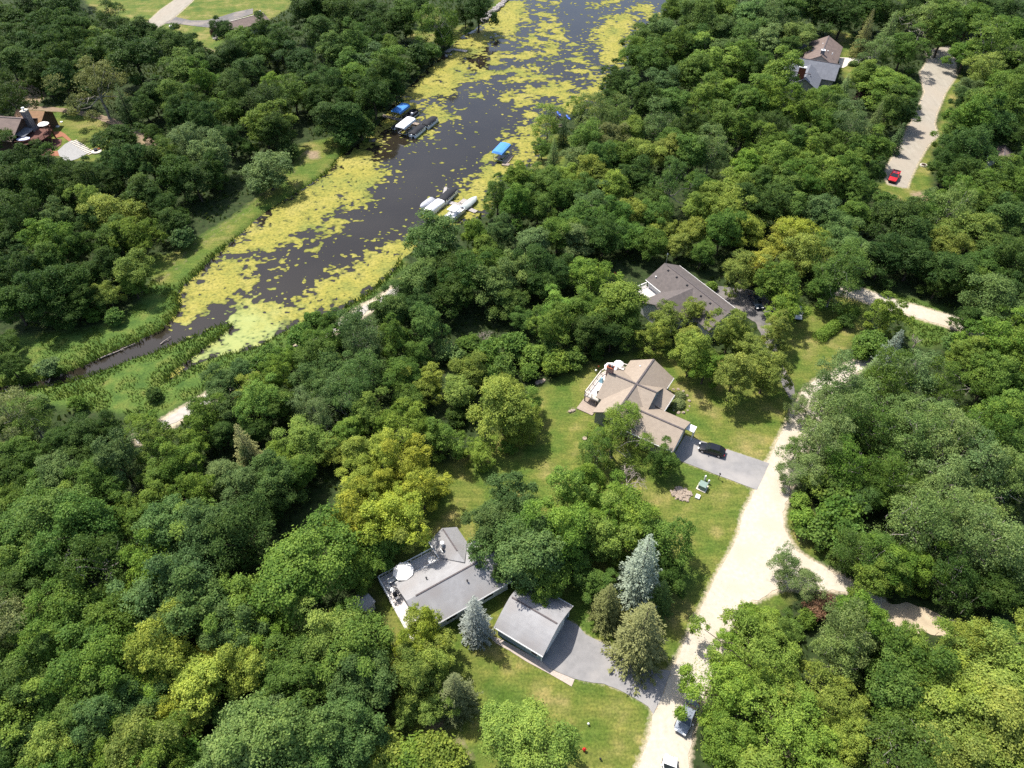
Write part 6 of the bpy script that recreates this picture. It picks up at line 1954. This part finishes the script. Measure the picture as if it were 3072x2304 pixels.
NW, CE, EA = (1140, 280), (1240, 520), (1420, 380)
ang_l = math.radians(64.0)
dock('brown wooden dock beside the white canopy lift on the west shore', [(zp(NW, 320, 40, 470), zp(NW, 320, 420, 560), 1.3), (zp(NW, 320, 420, 560), zp(NW, 320, 800, 660), 1.2)], M_WOOD)
lift('boat lift with bright blue canopy on the west shore', (*zp(NW, 320, 440, 400, 0.6), WZ), ang_l, M_BLUEC, 5.9, 2.9, 2.75)
lift('boat lift with boxy white canopy on the west shore', (*zp(NW, 320, 545, 700, 0.8), WZ), ang_l, M_WHITEC, 6.6, 2.9, 2.9)
pontoon('dark open pontoon boat beside the blue west shore canopy', (*zp(NW, 320, 650, 440, 0.2), WZ), ang_l, M_DARK, None, 6.0, 2.3, None, 'boats on the lake', None, M_DARK)
runabout('slim dark boat tucked left of the white canopy lift', (*zp(NW, 320, 375, 640, 0.2), WZ), ang_l, M_WHITEP, M_DARK, 5.0, 1.7, 0.2, 'boats on the lake')
pontoon('pontoon boat with black cover and white rails beside the white canopy', (*zp(NW, 320, 780, 770, 0.4), WZ), ang_l, M_WHITEP, M_DARK, 6.2, 2.4, None, 'boats on the lake', M_WHITEP)
pontoon('pontoon boat with black cover, farthest out from the west shore', (*zp(NW, 320, 1040, 590, 0.4), WZ), ang_l, M_WHITEP, M_DARK, 6.2, 2.5, None, 'boats on the lake', M_DARK)

dock('grey branching dock with white boats on the east shore', [(zp(CE, 240, 760, 770), zp(CE, 240, 1260, 890), 1.3), (zp(CE, 240, 1260, 890), zp(CE, 240, 1740, 1090), 1.3), (zp(CE, 240, 1290, 860), zp(CE, 240, 1440, 740), 1.2), (zp(CE, 240, 1330, 930), zp(CE, 240, 1620, 930), 1.6), (zp(CE, 240, 820, 740), zp(CE, 240, 900, 400), 0.8)], M_GREYWOOD)
ang_c = math.radians(58.0)
pontoon('pontoon boat with navy black cover at the east dock end', (*zp(CE, 240, 960, 590, 0.5), WZ), ang_c + 0.1, M_WHITEP, M_DARK, 6.4, 2.5, None, 'boats on the lake')
pontoon('long white covered pontoon boat at the east dock', (*zp(CE, 240, 580, 900, 0.6), WZ), ang_c, M_WHITEP, M_WHITEC, 6.8, 2.5, None, 'boats on the lake')
runabout('boat under a crumpled grey tarp left of the white pontoon', (*zp(CE, 240, 370, 800, 0.4), WZ), ang_c + math.pi, M_WHITEP, M_GREYC, 5.0, 2.0, 0.5, 'boats on the lake')
pontoon('white cruiser with cream canopy and twin motors at the east dock', (*zp(CE, 240, 1160, 1070, 0.6), WZ), ang_c, M_WHITEP, None, 6.0, 2.5, (-0.3, M_WHITEC), 'boats on the lake', M_DARK)
runabout('speedboat with pale sage cover at the east dock', (*zp(CE, 240, 1560, 760, 0.7), WZ), ang_c, M_WHITEP, M_SAGEC, 6.0, 2.3, 0.6, 'boats on the lake')

lift('boat lift with blue canopy on the east shore', (*zp(EA, 240, 780, 720, 0.8), WZ), math.radians(66), M_BLUEC, 6.2, 3.0, 2.8)
dock('pinkish wooden dock beside the east shore blue canopy', [(zp(EA, 240, 1040, 800), zp(EA, 240, 880, 1010), 1.7), (zp(EA, 240, 800, 1050), zp(EA, 240, 1000, 1075), 1.3)], M_WOOD)
dock('small square wooden platform on the east shore', [(zp(EA, 240, 1570, 1120), zp(EA, 240, 1720, 1150), 1.4)], M_WOOD)
ZD = (1280, 100)
dock('grey zigzag dock near the top of the west shore', [(zp(ZD, 160, 560, 690), zp(ZD, 160, 860, 790), 1.1), (zp(ZD, 160, 850, 800), zp(ZD, 160, 1020, 670), 1.6), (zp(ZD, 160, 1020, 680), zp(ZD, 160, 1680, 770), 1.5)], M_GREYWOOD)
runabout('dark covered boat with white hull by the upper east shore trees', (*zp((1700, 280), 160, 1150, 400, 0.4), WZ), math.radians(150), M_WHITEP, M_DARK, 6.6, 2.3, 0.35, 'boats on the lake')
for zx, zy, lb in ((1410, 742, 'small blue kayak on the east bank, left one'), (1470, 765, 'small blue kayak on the east bank, right one')):
    k_ = thing('kayak', lb, 'kayak', (*U(*q(1, 0, zx, zy)), 0.0), 1.9)
    rings = []
    for x, w_ in ((-1.6, 0.03), (-0.9, 0.32), (0, 0.40), (0.9, 0.32), (1.6, 0.03)):
        rings.append([(x, -w_, 0.3), (x, -w_ * 0.6, 0.02), (x, w_ * 0.6, 0.02), (x, w_, 0.3), (x, 0, 0.36)])
    MB().loft(rings).obj('hull', pm('royal_blue', (0.05, 0.13, 0.55), (0.04, 0.11, 0.47), scale=2, rough=0.5), k_, True)
    MB().box((0, 0, 0.36), (0.7, 0.4, 0.03)).obj('cockpit', M_DARK, k_)
bench((*U(*q(1, 0, 1412, 830)), 0), 0.4, 'pinkish wooden bench on the east bank near the kayaks', M_ROCK, 2.2)

# logs in the stream
for k, (a, b, r_, lb) in enumerate((((640, 672), (880, 574), 0.14, 'long pale fallen log along the stream bank'), ((1040, 575), (1110, 530), 0.12, 'pale snag in the stream mouth'))):
    pa, pb = U(*q(0, 1, *a), WZ), U(*q(0, 1, *b), WZ)
    t = thing('fallen_log', lb, 'log', (*pa, WZ + 0.1))
    m = MB()
    limb_path(m, (0, 0, 0), (pb[0] - pa[0], pb[1] - pa[1], 0.25), r_, r_ * 0.5, np.random.default_rng(k), 6, 0.12, 7)
    m.obj('log_stem', M_DEADWOOD, t, True)
    m = MB()
    limb_path(m, ((pb[0] - pa[0]) * 0.6, (pb[1] - pa[1]) * 0.6, 0.1), ((pb[0] - pa[0]) * 0.7 + 0.6, (pb[1] - pa[1]) * 0.7 - 0.9, 0.5), r_ * 0.5, 0.02, np.random.default_rng(k + 5), 4, 0.2, 5)
    m.obj('branch', M_DEADWOOD, t, True)

# ------------------------------------------------------------------ utility boxes, stones and small garden things
def zd(x, y, z=0.0):
    return U(1960 + x * 0.1808, 1240 + y * 0.1808, z)

t = thing('transformer_box', 'green steel transformer box on the lawn below the tan driveway', 'utility box', (*zd(810, 1235), 0), math.radians(-32))
MB().box((0, 0, 0.05), (1.6, 1.6, 0.14)).obj('concrete_pad', M_CONC, t)
bevel(MB().box((0, 0, 0.55), (1.25, 1.15, 0.9), taper=0.93).obj('cabinet', M_GREENBOX, t), 0.04)
MB().box((0, 0, 1.02), (1.3, 1.2, 0.06)).obj('lid', M_GREENBOX, t)
for x, y, hh, lb in ((850, 1110, 1.1, 'taller white topped pedestal behind the transformer box'), (912, 1165, 0.8, 'shorter grey pedestal right of the transformer box')):
    t = thing('cable_pedestal', lb, 'pedestal', (*zd(x, y), 0))
    MB().box((0, 0, hh / 2), (0.24, 0.24, hh)).obj('housing', M_SIDE_LT, t)
    MB().box((0, 0, hh + 0.06), (0.28, 0.28, 0.14), taper=0.7).obj('cap', M_WHITE, t)
t = thing('junction_box', 'low white junction box beside the rock pile', 'utility box', (*zd(735, 1390), 0), math.radians(-28))
bevel(MB().box((0, 0, 0.12), (0.75, 0.85, 0.3)).obj('housing', M_SIDE_LT, t), 0.03)
MB().box((0, 0, 0.29), (0.6, 0.7, 0.04)).obj('lid', M_WHITE, t)
t = thing('driveway_lamp', 'thin dark lamp post on the tan driveway edge', 'lamp post', (*zd(1080, 1090), 0))
MB().tube((0, 0, 0), (0, 0, 1.3), 0.05, 0.04, 6).obj('post', M_DARK, t)
MB().box((0, 0, 1.42), (0.22, 0.3, 0.26), taper=0.7).obj('lantern', M_DARK, t)
rocks('rock_pile', 'heap of pinkish field stones beside the transformer box', scatter([zd(280, 1300), zd(430, 1220), zd(560, 1260), zd(660, 1370), zd(560, 1460), zd(420, 1440), zd(330, 1390)], 90, 5), M_ROCK, 0.35, 0.75, 6, 'rocks')
rocks('flat_rock', 'flat pale boulder in the lawn left of the tan house', [U(*q(1, 1, 1495, 1003)), U(*q(1, 1, 1480, 1010)), U(*q(1, 1, 1508, 1000))], M_ROCK, 0.7, 1.0, 8, 'boulder')
rocks('edging_rocks', 'pinkish edging stones at the corner of the shrub bed', [U(*q(1, 1, 1270 + 22 * k, 825 - 9 * k)) for k in range(3)], M_ROCK, 0.8, 1.3, 9, 'rocks')
rocks('shore_riprap', 'pale riprap stones along the upper west shore', scatter(G(1, 0, [(905, 145), (930, 105), (1000, 50), (1075, -20), (1090, 0), (1010, 75), (940, 135)], WZ), 150, 10), M_ROCKG, 0.8, 1.7, 11, 'rocks', WZ + 0.2)
rocks('driveway_rocks', 'stone edging at the driveway end by the dark shrub, upper left', scatter(G(0, 0, [(1382, 195), (1415, 190), (1410, 262), (1380, 258)]), 26, 12), M_ROCKG, 0.6, 1.2, 13, 'rocks')
rocks('bed_rocks', 'low stones round the flower bed by the tan house porch', ring_pts(U(1720 + 1745 * .1808, 1060 + 790 * .1808), 2.0, 3.0, 14), M_ROCK, 0.4, 0.7, 14, 'rocks')

t = thing('transformer_box', 'white topped utility box on the upper left lawn', 'utility box', (*U(400 + 520 * .226, 380 * .226), 0))
MB().box((0, 0, 0.5), (1.5, 1.3, 1.0)).obj('cabinet', M_GREENBOX, t)
MB().box((0, 0, 1.03), (1.6, 1.4, 0.08)).obj('lid', M_WHITE, t)
t = thing('well_ring', 'pale stone ring round a dark hole by the upper gravel road', 'fire ring', (*U(2620 + 2075 * .0723, 460 + 510 * .0723), 0))
MB().tube((0, 0, -0.05), (0, 0, 0.30), 0.95, 0.9, 16).obj('stone_rim', M_SLAB, t)
MB().tube((0, 0, 0.30), (0, 0, 0.33), 0.66, 0.66, 16).obj('dark_hole', M_MULCH, t)
for zx, zy, m, lb in ((1600, 1378, M_WHITE, 'small white garden light on the lower lawn'), (1678, 1605, M_DARK, 'small dark garden light near the bottom edge')):
    t = thing('garden_light', lb, 'garden light', (*U(*q(1, 2, zx, zy)), 0))
    MB().tube((0, 0, 0), (0, 0, 0.35), 0.04, 0.04, 6).obj('stake', M_DARK, t)
    MB().tube((0, 0, 0.35), (0, 0, 0.5), 0.16, 0.1, 8).obj('lamp_head', m, t)
t = thing('fire_hydrant', 'small red hydrant on the lower lawn beside the light green tree', 'hydrant', (*U(*q(1, 2, 1573, 1545)), 0))
MB().tube((0, 0, 0), (0, 0, 0.6), 0.17, 0.15, 10).obj('barrel', M_RED, t)
MB().tube((0, 0, 0.6), (0, 0, 0.78), 0.2, 0.06, 10).obj('bonnet', M_RED, t)
MB().tube((-0.28, 0, 0.42), (0.28, 0, 0.42), 0.08, 0.08, 8).obj('nozzle', M_RED, t)
t = thing('planter_pot', 'dark planter pot on the lawn left of the airy tree', 'planter', (*U(*q(1, 1, 1597, 1168)), 0))
MB().tube((0, 0, 0), (0, 0, 0.55), 0.3, 0.42, 10).obj('pot', M_DARK, t)
MB().tube((-0.6, -0.6, 0), (-0.6, -0.6, 0.2), 0.4, 0.4, 10).obj('saucer', M_ROCK, t)
chair((*U(1400 + 1262 * .3617, 450 + 1042 * .3617), 0), 2.0, 'teal chair in the shade left of the dark roofed house', M_TEAL)
chair((*U(1400 + 1232 * .3617, 450 + 1050 * .3617), 0), 1.0, 'orange chair in the shade left of the dark roofed house', M_ORANGE)
for zx, zy, m, lb in ((372, 325, M_WHITE, 'white garden globe on the lawn by the tan house deck'), (415, 258, M_ORANGE, 'orange garden globe on the lawn by the tan house deck')):
    t = thing('garden_globe', lb, 'ornament', (*U(1720 + zx * .1808, 1060 + zy * .1808), 0))
    MB().tube((0, 0, 0), (0, 0, 0.5), 0.05, 0.05, 6).obj('stand', M_METAL, t)
    MB().loft([[(0.22 * math.sin(a) * math.cos(b * .785), 0.22 * math.sin(a) * math.sin(b * .785), 0.68 - 0.22 * math.cos(a)) for b in range(8)] for a in (0.3, 0.9, 1.57, 2.2, 2.85)]).obj('globe', m, t, True)

# ------------------------------------------------------------------ clipped hedge and flower bushes
def leaf_block(name, label, line, w_, h_, n, col, seed, cat, leaf=0.24, parts=('foliage',)):
    rng = np.random.default_rng(seed)
    P = np.array(line)
    seg = np.hypot(*(P[1:] - P[:-1]).T)
    cum = np.concatenate([[0], np.cumsum(seg)])
    t = rng.uniform(0, cum[-1], n)
    i = np.clip(np.searchsorted(cum, t) - 1, 0, len(seg) - 1)
    f = ((t - cum[i]) / seg[i])[:, None]
    c = P[i] * (1 - f) + P[i + 1] * f
    e = unit(rng, n)
    e[:, 2] = np.abs(e[:, 2])
    wob = 1 + 0.25 * (vnoise(c[:, 0] * 1.3, c[:, 1] * 1.3, seed) - 0.5)
    rad = rng.uniform(0.75, 1.03, n) * wob
    pos = np.stack([c[:, 0] + e[:, 0] * w_ / 2 * rad, c[:, 1] + e[:, 1] * w_ / 2 * rad, 0.1 + e[:, 2] * h_ * rad], -1)
    nn = e + 0.5 * rng.normal(size=(n, 3)) + np.array([0, 0, 0.3])
    nn /= np.linalg.norm(nn, axis=1, keepdims=True)
    root = thing(name, label, cat, (P[0][0], P[0][1], 0))
    v = leaf_quads(rng, pos - np.array([P[0][0], P[0][1], 0]), nn, leaf, leaf * 0.7).reshape(-1, 3)
    o = bpy.data.objects.new('foliage', crown_mesh('foliage', v, np.clip(0.5 + 0.2 * rng.normal(size=n), 0, 1), M_LEAF))
    COL.objects.link(o)
    o.parent = root
    o.color = (*col, 1)
    st = MB()
    for k in range(6):
        a = P[0] + (P[-1] - P[0]) * (k / 5.0) - P[0]
        st.tube((a[0], a[1], -0.1), (a[0] + 0.1, a[1], h_ * 0.6), 0.06, 0.03, 5)
    st.obj('stems', M_BARK, root)
    return root

leaf_block('hedge', 'clipped bright green hedge on the lawn by the dark roofed house', G(2, 1, [(880, 540), (960, 480), (1040, 420), (1110, 360)]), 3.0, 1.7, 9000, COLS['L'][0], 5, 'hedge')
leaf_block('flower_bush', 'round pale flowering bush at the tan house porch', [U(1720 + 1690 * .1808, 1060 + 880 * .1808), U(1720 + 1760 * .1808, 1060 + 850 * .1808)], 2.6, 1.2, 2600, (0.22, 0.27, 0.10), 6, 'bush', 0.2)
leaf_block('flower_bush', 'smaller pale bush beside the tan house porch roof', [U(1720 + 1720 * .1808, 1060 + 730 * .1808), U(1720 + 1790 * .1808, 1060 + 720 * .1808)], 2.0, 1.0, 1800, (0.20, 0.24, 0.09), 7, 'bush', 0.2)
leaf_block('round_bush', 'round bright bush at the garage corner of the dark roofed house', [U(1900 + 1000 * .226, 740 + 560 * .226), U(1900 + 1050 * .226, 740 + 570 * .226)], 2.4, 1.9, 3000, COLS['L'][0], 8, 'bush')
leaf_block('dark_bush', 'dark shrub on the stone edging by the curved driveway', G(0, 0, [(1388, 225), (1405, 220)]), 3.2, 2.6, 2600, COLS['P'][0], 9, 'bush')
leaf_block('dark_bush', 'low dark bush by the pale patio of the slate roofed house', G(2, 0, [(1085, 425), (1130, 425)]), 2.2, 1.4, 2200, COLS['D'][0], 10, 'bush')
